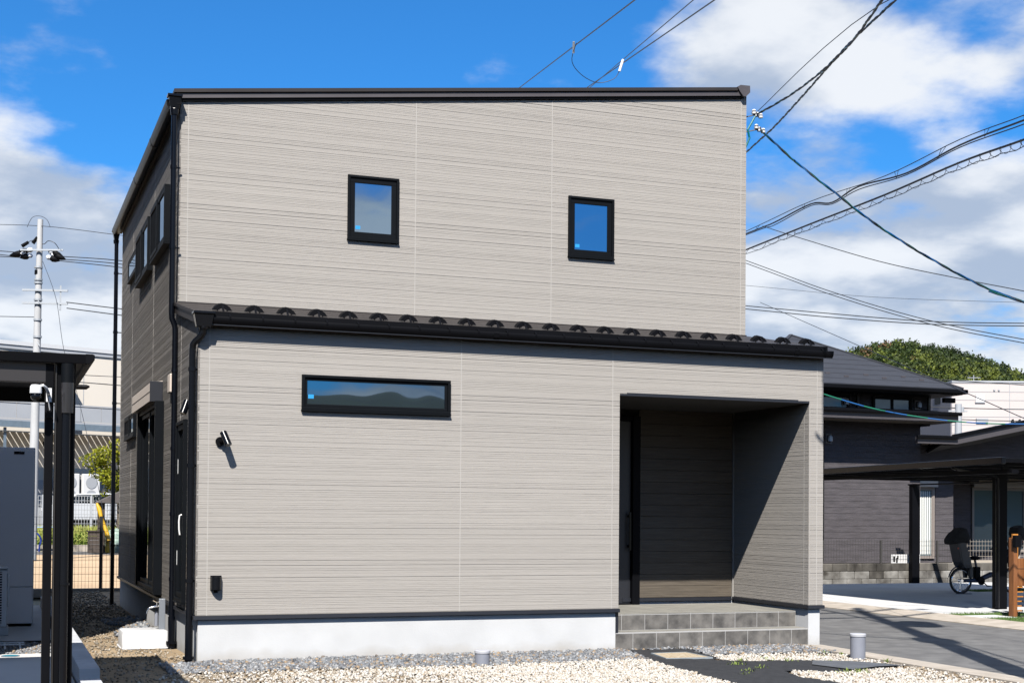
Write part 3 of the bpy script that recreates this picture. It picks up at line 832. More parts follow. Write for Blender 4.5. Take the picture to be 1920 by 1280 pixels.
tag(MB().add(gb, gfc).build('gravel_bed', mat('gravel_dust', (0.09, 0.09, 0.093), 0.95, col2=(0.16, 0.16, 0.16), scale=40), smooth=True), kind='structure')
# white stones on the tan ground
P = cloud(54000, -0.5, 7.08, -4.3, -0.78)
edge = -0.96 + wob(P, 1.1, 0.07) + 0.10 * (P[:, 0] > 5.4)
patchy = 0.5 + 0.5 * np.sin(P[:, 0] * 1.9 + np.sin(P[:, 1] * 2.3) * 1.4) * np.sin(P[:, 1] * 2.9 + P[:, 0] * 0.7)
band = np.clip((edge - P[:, 1]) / 0.35, 0.0, 1.0)
leftfade = np.clip((P[:, 0] + 0.3) / 3.6, 0.06, 1.0)
dens = np.clip(0.25 + 0.75 * band, 0, 1) * leftfade * (0.55 + 0.45 * (patchy > 0.28))
far_k = np.where(P[:, 0] > 6.2, np.clip((7.1 - P[:, 0]) / 0.7, 0.25, 1), 1)
keep = (P[:, 1] < edge) & (rng.uniform(0, 1, len(P)) < dens * far_k) & ~inpoly(P, SHEETS[0]) & ~inpoly(P, manh)
P = P[keep]; P[:, 2] = 0.014 + rng.uniform(-0.004, 0.010, len(P))
stones('white_gravel', P, rng.uniform(0.008, 0.0215, len(P)), M['whitegravel'])
# thin scatter of brown stones on the soil along the left of the house
P = np.concatenate([cloud(3800, -1.0, 0.0, -3.0, 13.8), cloud(3500, -0.4, 2.2, -2.6, -0.9), cloud(1500, 6.0, 7.1, -4.2, -1.4)])
P = P[~inpoly(P, SHEETS[0])]
P[:, 2] = 0.006 + rng.uniform(-0.004, 0.008, len(P))
stones('brown_gravel', P, rng.uniform(0.006, 0.020, len(P)) * (1 + 0.03 * np.clip(P[:, 1], 0, 20)), M['browngravel'])
# small stones spilled on the black sheet, larger grey ones by the tap
P = cloud(700, -0.5, 0.02, 1.9, 6.2); P = P[P[:, 0] > -0.42 + 0.1 * np.sin(P[:, 1] * 3)]
P[:, 2] = 0.02 + 0.05 * (P[:, 0] + 0.5)
stones('grey_rubble', P, rng.uniform(0.02, 0.045, len(P)), M['greygravel'])
# the black weed sheet, gently rumpled
poly = SHEETS[0]
bm = bmesh.new()
step = 0.07; grid = {}
xs = np.arange(4.3, 7.1, step); ys = np.arange(-5.2, 0.06, step)
cells = [(x, y) for x in xs for y in ys]
C2 = np.array([(x + step / 2, y + step / 2, 0) for x, y in cells])
ins = inpoly(C2 + np.stack([0.03 * np.sin(C2[:, 1] * 9), 0.03 * np.sin(C2[:, 0] * 8), 0 * C2[:, 0]], 1), poly)
def gvtx(x, y):
    k = (round(x / step), round(y / step))
    if k not in grid:
        jx, jy = 0.025 * math.sin(x * 37 + y * 11), 0.025 * math.sin(y * 41 + x * 7)
        grid[k] = bm.verts.new((x + jx, y + jy, 0.022 + 0.010 * mn.noise((x * 2.2, y * 2.2, 5)) + 0.004 * mn.noise((x * 8, y * 8, 1))))
    return grid[k]
for (x, y), ok in zip(cells, ins):
    if ok: bm.faces.new([gvtx(x, y), gvtx(x + step, y), gvtx(x + step, y + step), gvtx(x, y + step)])
me = bpy.data.meshes.new('weed_sheet'); bm.to_mesh(me); bm.free()
me.polygons.foreach_set('use_smooth', [True] * len(me.polygons)); me.materials.append(M['weedmat'])
ws = bpy.data.objects.new('weed_sheet', me); COL.objects.link(ws)
tag(ws, 'black weed control sheet lying on the gravel in front of the steps', 'weed sheet')
gs = MB(); gs.add([(6.30, -1.72, 0.036), (6.66, -1.95, 0.040), (6.98, -2.40, 0.034), (6.60, -2.44, 0.036), (6.20, -2.62, 0.036), (6.05, -2.1, 0.038)], [(0, 1, 2, 3, 4, 5)])
tag(gs.build('grey_mat', mat('grey_sheet', (0.075, 0.08, 0.088), 0.6, var=0.2, scale=8)), 'smooth grey offcut of sheet lying on the black sheet', 'sheet')
# weeds
wv = []; wf = []
def tuft(x, y, n, h, spread):
    for _ in range(n):
        a = random.uniform(0, 6.28); r = random.uniform(0, spread); bx, by = x + r * math.cos(a), y + r * math.sin(a)
        lean = random.uniform(0.2, 0.9) * h; a2 = random.uniform(0, 6.28); hh = h * random.uniform(0.5, 1.1); w = 0.004
        px_, py_ = -math.sin(a2) * w, math.cos(a2) * w; o = len(wv)
        wv.extend([(bx - px_, by - py_, 0.015), (bx + px_, by + py_, 0.015), (bx + 0.5 * lean * math.cos(a2) + px_, by + 0.5 * lean * math.sin(a2) + py_, hh * 0.75), (bx + 0.5 * lean * math.cos(a2) - px_, by + 0.5 * lean * math.sin(a2) - py_, hh * 0.75), (bx + lean * math.cos(a2), by + lean * math.sin(a2), hh)])
        wf.extend([(o, o + 1, o + 2, o + 3), (o + 3, o + 2, o + 4)])
for q in [(5.55, -1.50, 26, .07, .10), (5.35, -1.75, 30, .06, .12), (5.42, -2.1, 20, .05, .10), (5.9, -1.42, 18, .05, .10), (6.12, -1.55, 18, .05, .12), (6.5, -1.72, 24, .05, .14), (6.72, -1.25, 14, .05, .08), (6.2, -2.72, 60, .06, .16), (6.05, -2.75, 40, .05, .14), (5.2, -2.3, 20, .05, .1), (5.0, -2.55, 12, .05, .1), (7.0, -0.9, 14, .05, .05), (7.05, -2.0, 20, .07, .05), (6.9, -0.45, 10, .04, .08), (7.06, -1.1, 12, .05, .05), (5.75, -2.65, 22, .04, .15), (6.0, -1.25, 16, .04, .2), (6.45, -2.2, 10, .03, .15), (1.9, -1.25, 12, .04, .06)]: tuft(*q)
tag(MB().add(wv, wf).build('weeds', mat('weed_green', (0.14, 0.19, 0.03), 0.7, var=0.3, scale=20), recalc=False), kind='stuff')

# inspection cover and vent pipes
ic = thing('inspection_cover', 'square inspection cover with pale blue-grey rim filled with tan gravel', 'manhole cover', (5.15, -0.82, 0.03))
q = [(4.97, -0.50), (5.42, -0.50), (5.42, -1.12), (4.87, -1.08)]
def inset(q, k): 
    cx = sum(p[0] for p in q) / 4; cy = sum(p[1] for p in q) / 4
    return [(cx + (p[0] - cx) * k, cy + (p[1] - cy) * k) for p in q]
fr = MB(); qi = inset(q, 0.94)
for i in range(4):
    a, b, c, d = q[i], q[(i + 1) % 4], qi[(i + 1) % 4], qi[i]
    fr.hexa([(p[0], p[1], 0.0) for p in (a, b, c, d)], [(p[0], p[1], 0.034) for p in (a, b, c, d)])
fr.build('rim', mat('cover_rim', (0.22, 0.25, 0.27), 0.5), ic)
MB().hexa([(p[0], p[1], 0.0) for p in inset(q, 0.935)], [(p[0], p[1], 0.030) for p in inset(q, 0.935)]).build('infill', mat('cover_infill', (0.26, 0.19, 0.10), 0.9, col2=(0.42, 0.36, 0.27), scale=26, detail=6, bump=0.6, bscale=60), ic)
def pipe(x, y, r, h, label):
    t = thing('drain_pipe', label, 'drain pipe', (x, y, 0))
    MB().cyl((x, y, -0.1), (x, y, h - 0.028), r, n=28).build('pipe', M['greypvc'], t, smooth=True)
    MB().lathe([(r + .006, h - 0.03), (r + .006, h - 0.006), (r, h), (r * 0.5, h + 0.001)], (x, y, 0), 28).build('cap', M['greypvctop'], t, smooth=True)
pipe(2.84, -0.87, 0.078, 0.155, 'short capped grey drain pipe standing in gravel before the white foundation')
pipe(7.00, -1.53, 0.083, 0.29, 'taller capped grey drain pipe standing beside the road kerb')

# ================================================================== LEFT OF THE HOUSE
# tap and white basin
tp = thing('water_tap', 'outdoor chrome tap on a grey post by the side wall', 'tap', (-0.10, 2.05, 0))
MB().box(-0.145, -0.075, 2.00, 2.07, 0, 0.56).build('post', mat('steel_grey_post', (0.22, 0.24, 0.27), 0.4, metal=0.3), tp, bevel=0.006)
mb = MB().tube([(-0.11, 2.03, 0.47), (-0.15, 2.03, 0.475), (-0.19, 2.03, 0.47), (-0.25, 2.03, 0.455), (-0.275, 2.03, 0.43), (-0.285, 2.03, 0.39)], 0.011, 10)
mb.cyl((-0.17, 2.03, 0.47), (-0.17, 2.03, 0.515), 0.012); mb.build('spout', M['chrome'], tp, smooth=True)
MB().tube([(-0.13, 2.03, 0.525), (-0.17, 2.03, 0.52), (-0.215, 2.02, 0.545)], 0.010, 8).build('lever', M['chrome'], tp, smooth=True)
MB().cyl((-0.165, 2.10, 0.24), (-0.165, 2.10, 0.40), 0.022).build('outlet', M['greypvc'], tp, smooth=True)
bs = thing('basin', 'white plastic basin lying upside down on soil by the tap', 'basin', (-0.30, 1.95, 0))
def rr(x0, x1, y0, y1, r, z, n=5):
    out = []
    for cx, cy, a0 in ((x1 - r, y1 - r, 0), (x0 + r, y1 - r, 90), (x0 + r, y0 + r, 180), (x1 - r, y0 + r, 270)):
        for k in range(n + 1):
            a = R_(a0 + 90 * k / n); out.append((cx + r * math.cos(a), cy + r * math.sin(a), z))
    return out
bx = MB()
lay = [rr(-0.575, -0.055, 1.75, 2.35, 0.05, 0.0), rr(-0.58, -0.05, 1.745, 2.355, 0.055, 0.03), rr(-0.575, -0.055, 1.75, 2.35, 0.06, 0.17), rr(-0.565, -0.065, 1.76, 2.34, 0.06, 0.197), rr(-0.54, -0.09, 1.785, 2.315, 0.05, 0.205)]
n = len(lay[0])
bx.add([p for l in lay for p in l], [(i * n + k, i * n + (k + 1) % n, (i + 1) * n + (k + 1) % n, (i + 1) * n + k) for i in range(len(lay) - 1) for k in range(n)] + [tuple(range((len(lay) - 1) * n, len(lay) * n))])
bx.build('bowl', M['white'], bs, smooth=True)
MB().tube([p for p in rr(-0.585, -0.045, 1.74, 2.36, 0.055, 0.012)] + [rr(-0.585, -0.045, 1.74, 2.36, 0.055, 0.012)[0]], 0.010, 6).build('rim', M['white'], bs, smooth=True)

# low concrete block wall, slab and kerb on the neighbour's side
M['cblock'] = mat('concrete_block', (0.36, 0.375, 0.40), 0.9, col2=(0.45, 0.46, 0.485), scale=5, detail=8, bump=0.2, bscale=60, islandvar=0.06)
bw = thing('block_wall', 'low pale concrete block wall running beside the soil strip', 'wall', (-1.15, 0, 0))
y = -3.0
while y < 9.0:
    MB().box(-1.24, -1.065, y + 0.003, y + 0.392, -0.1, 0.185 if y > -1.9 else 0.10).build('block', M['cblock'], bw, bevel=0.004); y += 0.395
patch('neighbour_slab', -4.5, -1.26, -4.2, 1.25, 0.035, M['slab'])
patch('neighbour_slab', -4.5, -1.26, 2.55, 9.0, 0.06, M['slab'])
P = cloud(2600, -2.6, -1.27, 1.25, 2.55); P[:, 2] = 0.02 + rng.uniform(0, 0.02, len(P))
stones('dark_gravel', P, rng.uniform(0.012, 0.026, len(P)), M['greygravel'])
dl = thing('drain_cover', 'small round teal drain lid set in the pale slab', 'drain cover', (-1.78, 1.02, 0.035))
MB().cyl((-1.78, 1.02, 0.02), (-1.78, 1.02, 0.042), 0.085, n=24).build('lid', mat('teal_lid', (0.01, 0.16, 0.22), 0.5), dl, smooth=True)
MB().lathe([(0.086, 0.0), (0.095, 0.0), (0.095, 0.004), (0.086, 0.004)], (-1.78, 1.02, 0.0375), 24).build('ring', M['greypvc'], dl)
ln = thing('gravel_frame', 'white plastic grating half buried in dark gravel', 'grating', (-1.85, 2.0, 0.04))
for xx in (-2.0, -1.84, -1.68): MB().box(xx, xx + 0.02, 1.7, 2.4, 0.045, 0.065).build('bar', M['white'], ln)
for yy in (1.95, 2.2): MB().box(-2.05, -1.62, yy, yy + 0.025, 0.066, 0.08).build('bar', M['white'], ln)

# water heater tank and heat pump
M['tank'] = mat('tank_grey', (0.80, 0.765, 0.76), 0.5, var=0.03, scale=2)
tk = thing('water_heater', 'tall light grey hot water tank cabinet on the slab', 'water heater', (-1.8, 5.0, 0))
MB().box(-2.15, -1.465, 4.68, 5.4, 0.10, 2.40).build('cabinet', M['tank'], tk, bevel=0.012)
MB().box(-2.15, -1.465, 4.665, 4.679, 0.58, 2.37).build('front_panel', M['tank'], tk, bevel=0.006)
MB().box(-2.15, -1.475, 4.669, 4.68, 0.10, 0.572).build('lower_panel', M['tank'], tk, bevel=0.006)
MB().box(-1.73, -1.60, 4.656, 4.666, 2.31, 2.345).build('vent_slot', M['black'], tk)
MB().box(-2.1, -1.5, 4.72, 5.36, 0.055, 0.10).build('foot', M['black'], tk)
hp = thing('heat_pump', 'white heat pump unit with louvred front beside the tank', 'heat pump', (-2.0, 3.5, 0))
MB().box(-2.65, -1.80, 3.34, 3.66, 0.16, 0.86).build('case', M['white'], hp, bevel=0.012)
MB().box(-2.66, -1.79, 3.32, 3.68, 0.862, 0.885).build('top', M['white'], hp, bevel=0.006)
for k in range(20): MB().box(-2.6, -1.86, 3.322, 3.340, 0.22 + k * 0.031, 0.232 + k * 0.031).build('louvre', M['white'], hp)
MB().box(-2.6, -1.86, 3.336, 3.3405, 0.21, 0.83).build('grille_back', M['black'], hp)
for xx in (-2.55, -1.98): MB().box(xx, xx + 0.2, 3.30, 3.72, 0.06, 0.16).build('foot', M['slab'], hp, bevel=0.006)
MB().box(-1.799, -1.775, 3.38, 3.62, 0.40, 0.80).build('valve_cover', M['white'], hp, bevel=0.008)

# black carport standing between the camera and the house
cp = thing('carport', 'black aluminium carport with round drainpipe on its corner posts', 'carport', (-1.5, -4, 0))
MB().box(-4.6, -1.345, -4.0, -1.32, 2.665, 2.69).build('roof_panel', M['black'], cp)
MB().prism([(-4.02, 2.642), (-3.97, 2.642), (-3.97, 2.712), (-4.03, 2.712)], lambda a, b, t: (t, a, b), -4.6, -1.335).build('front_rail', M['black'], cp, bevel=0.004)
MB().prism([(-1.35, 2.642), (-1.325, 2.642), (-1.285, 2.672), (-1.285, 2.708), (-1.30, 2.715), (-1.35, 2.715)], lambda a, b, t: (a, t, b), -4.03, -1.32).build('side_gutter', M['black'], cp, bevel=0.003)
MB().box(-4.6, -1.62, -3.97, -3.88, 2.50, 2.640).build('front_beam', mat('brown_black_metal', (0.013, 0.011, 0.012), 0.5), cp, bevel=0.004)
MB().box(-4.6, -1.36, -1.42, -1.33, 2.55, 2.664).build('rear_beam', M['black'], cp)
for xx in (-3.9, -3.1, -2.3): MB().box(xx, xx + 0.05, -3.96, -1.43, 2.60, 2.664).build('rafter', M['black'], cp)
MB().box(-1.625, -1.565, -3.97, -3.87, 0, 2.64).build('post', M['black'], cp, bevel=0.005)
MB().box(-1.555, -1.412, -3.95, -3.83, 0, 2.655).build('post', M['black'], cp, bevel=0.008)
MB().box(-1.555, -1.545, -3.962, -3.95, 0, 2.64).build('post_edge', mat('worn_edge', (0.014, 0.012, 0.011), 0.4), cp)
MB().cyl((-1.478, -4.0, 0), (-1.478, -4.0, 2.30), 0.030, n=16).build('drainpipe', M['blackpipe'], cp, smooth=True)
MB().cyl((-1.472, -4.0, 2.28), (-1.472, -4.0, 2.50), 0.043, 0.046, n=16).build('drain_sleeve', mat('smoky_sleeve', (0.022, 0.021, 0.023), 0.15), cp, smooth=True)
MB().cyl((-1.472, -4.0, 2.50), (-1.472, -4.0, 2.64), 0.046, n=16).build('drain_outlet', M['frame'], cp, smooth=True)
MB().cyl((-1.475, -4.0, 1.03), (-1.475, -4.0, 1.045), 0.036, n=16).build('pipe_collar', M['blackpipe'], cp, smooth=True)
MB().box(-1.612, -1.572, -3.992, -3.97, 2.24, 2.30).build('junction_box', M['black'], cp, bevel=0.005)
pc = thing('security_camera', 'white and black dome security camera on the carport post', 'camera', (-1.69, -4.15, 2.42))
MB().lathe([(0.004, 2.502), (0.03, 2.50), (0.039, 2.488), (0.042, 2.44), (0.036, 2.435)], (-1.694, -4.15, -0.035), 20).build('housing', M['white'], pc, smooth=True)
MB().ball((-1.694, -4.15, 2.383), 0.036, 16, 10).build('dome', M['blackpipe'], pc, smooth=True)
MB().tube([(-1.670, -4.15, 2.455), (-1.645, -4.15, 2.462), (-1.622, -4.13, 2.445), (-1.606, -4.05, 2.42), (-1.60, -3.975, 2.41)], 0.011, 8).build('arm', M['white'], pc, smooth=True)
MB().tube([(-1.62, -4.12, 2.43), (-1.602, -4.02, 2.36), (-1.592, -3.99, 2.30)], 0.005, 6).build('cable', M['white'], pc)
MB().box(-1.618, -1.58, -3.979, -3.971, 2.36, 2.46).build('base_plate', M['white'], pc)
# the neighbour's house that the carport, tank and heat pump belong to (outside the frame, shades the strip)
nh = thing('neighbour_house', 'grey rendered two-storey house beyond the hot water tank', 'house', (-5.5, 5, 0))
MB().box(-9.5, -2.3, 0.27, 9.6, 0, 6.35).build('wall', mat('grey_render', (0.36, 0.35, 0.34), 0.9, var=0.06), nh)
MB().prism([(-9.9, 6.35), (-2.0, 6.45), (-2.0, 6.60), (-5.9, 7.9), (-9.9, 6.5)], lambda a, b, t: (a, t, b), -0.1, 9.9).build('roof', M['roofmetal'], nh)

# rear mesh fence
M['mesh'] = mat('dark_mesh', (0.013, 0.013, 0.014), 0.5)
fe = thing('mesh_fence', 'black wire mesh fence with square posts along the sand lot', 'fence', (0, 13.95, 0))
for xx in (-6.0, -4.0, -2.0, -0.0, 2.0, 4.0, 6.0): MB().box(xx - 0.03 + 0.02, xx + 0.03 + 0.02, 13.90, 13.96, -0.1, 1.48).build('post', M['mesh'], fe)
mb = MB()
for x in np.arange(-7.0, 7.0, 0.066): mb.box(x - 0.0025, x + 0.0025, 13.975, 13.98, 0.06, 1.46)
for z in np.arange(0.06, 1.47, 0.14): mb.box(-7, 7, 13.98, 13.984, z - 0.003, z + 0.003)
tag(mb.build('mesh_panel', M['mesh'], fe, recalc=False), kind='stuff')
MB().box(-7, 7.3, 13.86, 14.06, -0.1, 0.06).build('footing', M['gutterconc'], fe)

# ================================================================== RIGHT: NEIGHBOUR ACROSS THE ROAD
dv = MB()
tag(MB().box(12.31, 21.0, 3.95, 13.25, -0.1, 0.022).build('driveway', M['slab'], bevel=0.006), kind='structure')
tag(MB().box(12.31, 13.2, 3.0, 3.75, -0.1, 0.022).build('entrance_path', M['slab'], bevel=0.006), kind='structure')
tag(MB().box(12.31, 26, -2, 20, -0.2, -0.02).build('neighbour_yard', M['gutterconc']), kind='structure')
def turf(x0, x1, y0, y1, label):
    t = thing('artificial_turf', label, 'turf strip', ((x0 + x1) / 2, (y0 + y1) / 2, 0))
    MB().box(x0, x1, y0, y1, 0, 0.03).build('mat', M['turf'], t)
    n = int((x1 - x0) * (y1 - y0) * 2600)
    vs = []; fs = []
    for _ in range(n):
        x, y = random.uniform(x0, x1), random.uniform(y0, y1); a = random.uniform(0, 6.28); o = len(vs); h = random.uniform(.02, .045)
        vs.extend([(x - .004 * math.cos(a), y - .004 * math.sin(a), .028), (x + .004 * math.cos(a), y + .004 * math.sin(a), .028), (x + random.uniform(-.015, .015), y + random.uniform(-.015, .015), .03 + h)])
        fs.append((o, o + 1, o + 2))
    tag(MB().add(vs, fs).build('blades', M['turf'], t, recalc=False), kind='stuff')
turf(12.34, 13.9, 3.76, 3.94, 'narrow green turf strip at the foot of the black carport post')
turf(12.34, 13.15, 2.35, 2.98, 'green turf patch at the foot of the brick pillar')
turf(17.6, 19.6, 9.6, 10.1, 'green turf strip behind the parked bicycle')

# stained retaining wall, block by block
M['stain'] = mat('stained_block', (0.045, 0.040, 0.034), 0.95, col2=(0.27, 0.262, 0.245), scale=3.2, detail=9, bump=0.3, bscale=20, islandvar=0.18)
M['staindark'] = mat('soil_stained_block', (0.012, 0.010, 0.008), 0.95, col2=(0.13, 0.12, 0.105), scale=2.6, stretch=(1, 1, .6), detail=10, bump=0.3, bscale=20, islandvar=0.3)
rw = thing('retaining_wall', 'weathered concrete block retaining wall under the dark house', 'wall', (18, 13.35, 0))
for r in range(3):
    z0, z1 = (-0.05, 0.13, 0.31)[r], (0.127, 0.307, 0.49)[r]
    x = 14.0 - (0.2 if r % 2 else 0)
    while x < 24:
        MB().box(x + .004, x + .402, 13.30 + random.uniform(0, .008), 13.5, z0, z1).build('block', M['staindark'] if r == 2 or (r == 1 and random.random() < .15) else M['stain'], rw, bevel=0.012); x += 0.408
tag(MB().box(13.5, 27, 13.5, 24, 0.2, 0.44).build('raised_yard', M['gutterconc']), kind='structure')
M['wire'] = mat('beige_wire', (0.42, 0.37, 0.31), 0.6)
M['darkwire'] = mat('dark_wire', (0.04, 0.038, 0.036), 0.6)
def wire_fence(name, label, x0, x1, y, m, top=1.06, base=0.49, sx=0.075):
    t = thing(name, label, 'fence', ((x0 + x1) / 2, y, base))
    x = x0
    while x <= x1 + 0.01:
        MB().box(x - .02, x + .02, y - .02, y + .02, base, top - 0.02).build('post', m, t); x += 1.62
    mb = MB()
    for k in range(int((x1 - x0) / sx) + 1): mb.box(x0 + k * sx - .002, x0 + k * sx + .002, y + .022, y + .026, base + .05, top)
    for z in (base + .06, base + .16, base + .30, base + .42, top - .05): mb.box(x0, x1, y + .026, y + .03, z - .003, z + .003)
    tag(mb.build('mesh_panel', m, t, recalc=False), kind='stuff')
wire_fence('wire_fence', 'thin dark wire fence on the weathered retaining wall', 14.6, 20.2, 13.38, M['darkwire'])
wire_fence('wire_fence', 'beige wire fence section behind the bicycle', 20.3, 23.3, 13.42, M['wire'], sx=0.09)
wb = thing('notice_board', 'white printed board propped behind the wire fence', 'board', (18.6, 13.48, 0.49))
MB().box(18.2, 19.02, 13.46, 13.48, 0.46, 0.70).build('panel', M['white'], wb)
for (a, b, c, d) in ((18.25, 18.30, .52, .66), (18.33, 18.37, .50, .62), (18.36, 18.40, .60, .67), (18.80, 18.96, .60, .635), (18.72, 18.78, .53, .62)):
    MB().box(a, b, 13.456, 13.461, c, d).build('print_mark', M['black'], wb)

# dark neighbouring house
M['nbrick'] = mat('dark_textured_siding', (0.045, 0.041, 0.045), 0.85, col2=(0.078, 0.070, 0.077), scale=2.2, stretch=(1.2, 1, 9), detail=9, bump=0.7, bscale=5, bstretch=(2.0, 1, 14))
M['nroof'] = mat('slate_roof', (0.013, 0.0155, 0.023), 0.75, col2=(0.023, 0.026, 0.036), scale=3, stretch=(1, 6, 6), detail=8, bump=0.3, bscale=4, bstretch=(.5, 9, 9))
M['nfascia'] = mat('grey_fascia', (0.05, 0.045, 0.05), 0.6, var=0.05)
M['soffit'] = mat('beige_soffit', (0.22, 0.20, 0.185), 0.8, var=0.04)
M['curtglass'] = glass('curtain_glass', (0.10, 0.13, 0.14), 1.7)
nb = thing('dark_house', 'dark grey two-storey house with hip roof and balcony eave across the road', 'house', (18, 15, 0.44))
def courses(x0, x1, y, z0, z1, step=0.152, gaps=()):
    z = z0
    while z < z1 - .02:
        zt = min(z + step - .006, z1); segs = [(x0, x1)]
        for (a, b, c, d) in gaps:
            if c < zt and d > z: segs = [q for s_ in segs for q in ((s_[0], min(s_[1], a)), (max(s_[0], b), s_[1])) if q[1] - q[0] > .01]
        for a, b in segs: MB().box(a, b, y - .014, y - .001, z, zt).build('cladding_board', M['nbrick'], nb)
        z += step
courses(14.0, 19.86, 14.6, 0.46, 3.94)
courses(19.86, 21.10, 14.9, 0.46, 3.40, gaps=((19.90, 20.55, 0.5, 2.6),))
courses(21.12, 25.5, 16.5, 0.46, 2.70, gaps=((22.9, 24.8, 0.6, 2.68),))
courses(14.9, 20.21, 14.65, 4.30, 4.66, gaps=((16.1, 17.9, 4, 4.7), (18.4, 19.7, 4, 4.7)))
MB().box(14.0, 19.85, 14.6, 21, 0.44, 3.95).build('wall', M['nbrick'], nb)
MB().box(19.85, 21.09, 14.9, 21, 0.44, 3.45).build('wall', M['nbrick'], nb)
MB().box(21.09, 27.0, 16.5, 22, 0.44, 3.4).build('wall', M['nbrick'], nb)
MB().box(14.9, 20.2, 14.4 + 0.25, 19.5, 3.9, 4.72).build('wall', M['nbrick'], nb)
# hip roof
apex = (17.55, 16.95, 6.34); e0, e1, f0, f1, ez = 14.45, 20.62, 13.88, 20.0, 4.80
mb = MB().add([(e0, f0, ez), (e1, f0, ez), (e1, f1, ez), (e0, f1, ez), apex, (e0, f0, ez - .04), (e1, f0, ez - .04), (e1, f1, ez - .04), (e0, f1, ez - .04)],
              [(0, 1, 4), (1, 2, 4), (2, 3, 4), (3, 0, 4), (5, 8, 7, 6), (0, 5, 6, 1), (1, 6, 7, 2), (2, 7, 8, 3), (3, 8, 5, 0)])
NR = mb.build('roof', M['nroof'], nb)
for c in ((e1, f0), (e0, f0), (e1, f1)):
    MB().beam((c[0], c[1], ez + .01), (apex[0], apex[1], apex[2] + .012), 0.09, 0.03).build('hip_cap', M['nroof'], NR)
for k in range(9):   # courses of the slates, slightly proud
    t = (k + 1) / 10
    y0 = f0 + (apex[1] - f0) * t; xa = e0 + (apex[0] - e0) * t; xb = e1 + (apex[0] - e1) * t; zz = ez + (apex[2] - ez) * t
    MB().box(xa + .05, xb - .05, y0 - .012, y0 + .02, zz - .02, zz + .006).build('slate_course', M['nroof'], NR)
for i in range(9):
    x = 15.2 + i * 0.55 + (0.12 if i % 2 else 0); t = 0.13 + (0.05 if i % 2 else 0)
    y = f0 + (apex[1] - f0) * t; zz = ez + (apex[2] - ez) * t
    MB().box(x, x + .13, y - .01, y + .01, zz, zz + .035).build('snow_stop', M['fascia'], NR)
MB().box(e0 - .02, e1 + .06, f0 - .10, f0 - .005, ez - .13, ez - .03).build('gutter', M['black'], nb, bevel=0.02)
MB().box(e1 - .02, e1 + .06, f0 - .10, f1, ez - .14, ez - .035).build('gutter', M['black'], nb)
MB().box(e0, e1 - .03, f0, f1 - .1, ez - .16, ez - .05).build('soffit', M['black'], nb)
MB().box(20.22, 20.55, 14.1, 14.2, ez - .34, ez - .22).build('gutter_elbow', M['black'], nb)
# balcony-like pent eave between the storeys
MB().box(14.0, 20.34, 13.72, 15.0, 3.955, 4.13).build('eave_fascia', M['nfascia'], nb)
MB().box(14.0, 20.30, 13.75, 15.0, 3.940, 3.954).build('eave_soffit', M['soffit'], nb)
MB().box(14.0, 20.40, 13.63, 13.715, 4.10, 4.185).build('gutter', M['black'], nb, bevel=0.02)
MB().prism([(13.72, 4.135), (14.66, 4.135), (14.66, 4.30), (13.72, 4.145)], lambda a, b, t: (t, a, b), 14.0, 20.32).build('pent_roof', M['nroof'], nb)
def nwin(x0, x1, y, z0, z1, panes, box=None, fm='frame', pm='curtglass'):
    T = lambda u, d, z: (u, y - d, z)
    w = MB(T).ring(x0, x1, z0, z1, 0.045, 0, 0.05).build('window', M[fm], nb)
    es = [x0 + .045 + (x1 - x0 - .09) * i / panes for i in range(panes + 1)]
    for a, b in zip(es, es[1:]):
        MB(T).ring(a, b, z0 + .045, z1 - .045, 0.03, 0.005, 0.04).build('sash', M[fm], w)
        MB(T).box(a + .03, b - .03, 0.002, 0.012, z0 + .075, z1 - .075).build('pane', M[pm], w)
    if box: MB(T).box(x0 - .02, x1 + .03, 0, 0.16, z1 + .003, z1 + box).build('shutter_box', M['shutterbox'], w, bevel=0.01)
    return w
M['wframe'] = mat('bronze_frame', (0.22, 0.19, 0.17), 0.45)
nwin(16.2, 17.78, 14.635, 4.0, 4.60, 2); nwin(18.45, 19.62, 14.635, 4.0, 4.60, 2)
nwin(19.95, 20.50, 14.9, 0.55, 2.36, 1, box=0.20, fm='wframe', pm='white_curtain' if 'white_curtain' in M else 'curtglass')
nwin(22.95, 24.75, 16.5, 0.66, 2.42, 2, box=0.25, fm='wframe', pm='curtglass')
# bright sun-lit curtain in the narrow window, folded
cv_ = []; cf_ = []
for i in range(29):
    x = 20.03 + 0.39 * i / 28; cv_ += [(x, 14.885 - 0.010 * math.sin(i * 1.35) , 0.66), (x, 14.885 - 0.010 * math.sin(i * 1.35 + .2), 2.26)]
MB().add(cv_, [(2 * i, 2 * i + 2, 2 * i + 3, 2 * i + 1) for i in range(28)]).build('curtain', mat('white_curtain', (0.70, 0.70, 0.66), 0.9), nb, smooth=True, recalc=False)
for (x, y, z) in ((17.16, 14.55, 3.50), (17.66, 14.6, 4.42), (19.80, 14.6, 4.42), (21.95, 16.45, 2.6)):
    l = MB().lathe([(0.05, -0.07), (0.06, -0.06), (0.06, 0.03), (0.035, 0.07), (0.01, 0.08)], (x, y - 0.05, z), 14).build('wall_light', M['white'], nb, smooth=True)
    MB().ring(x - .085, x + .085, z - .11, z + .11, 0.02, y - .02, y + .0).build('light_frame', M['wframe'], l) if False else None
    MB(lambda u, d, zz: (u, y - d, zz)).ring(x - .085, x + .085, z - .11, z + .11, 0.018, -0.05, -0.01).build('light_frame', M['wframe'], l)
MB().cyl((16.98, 14.55, 0.5), (16.98, 14.55, 3.9), 0.04, n=10).build('downpipe', M['blackpipe'], nb, smooth=True)
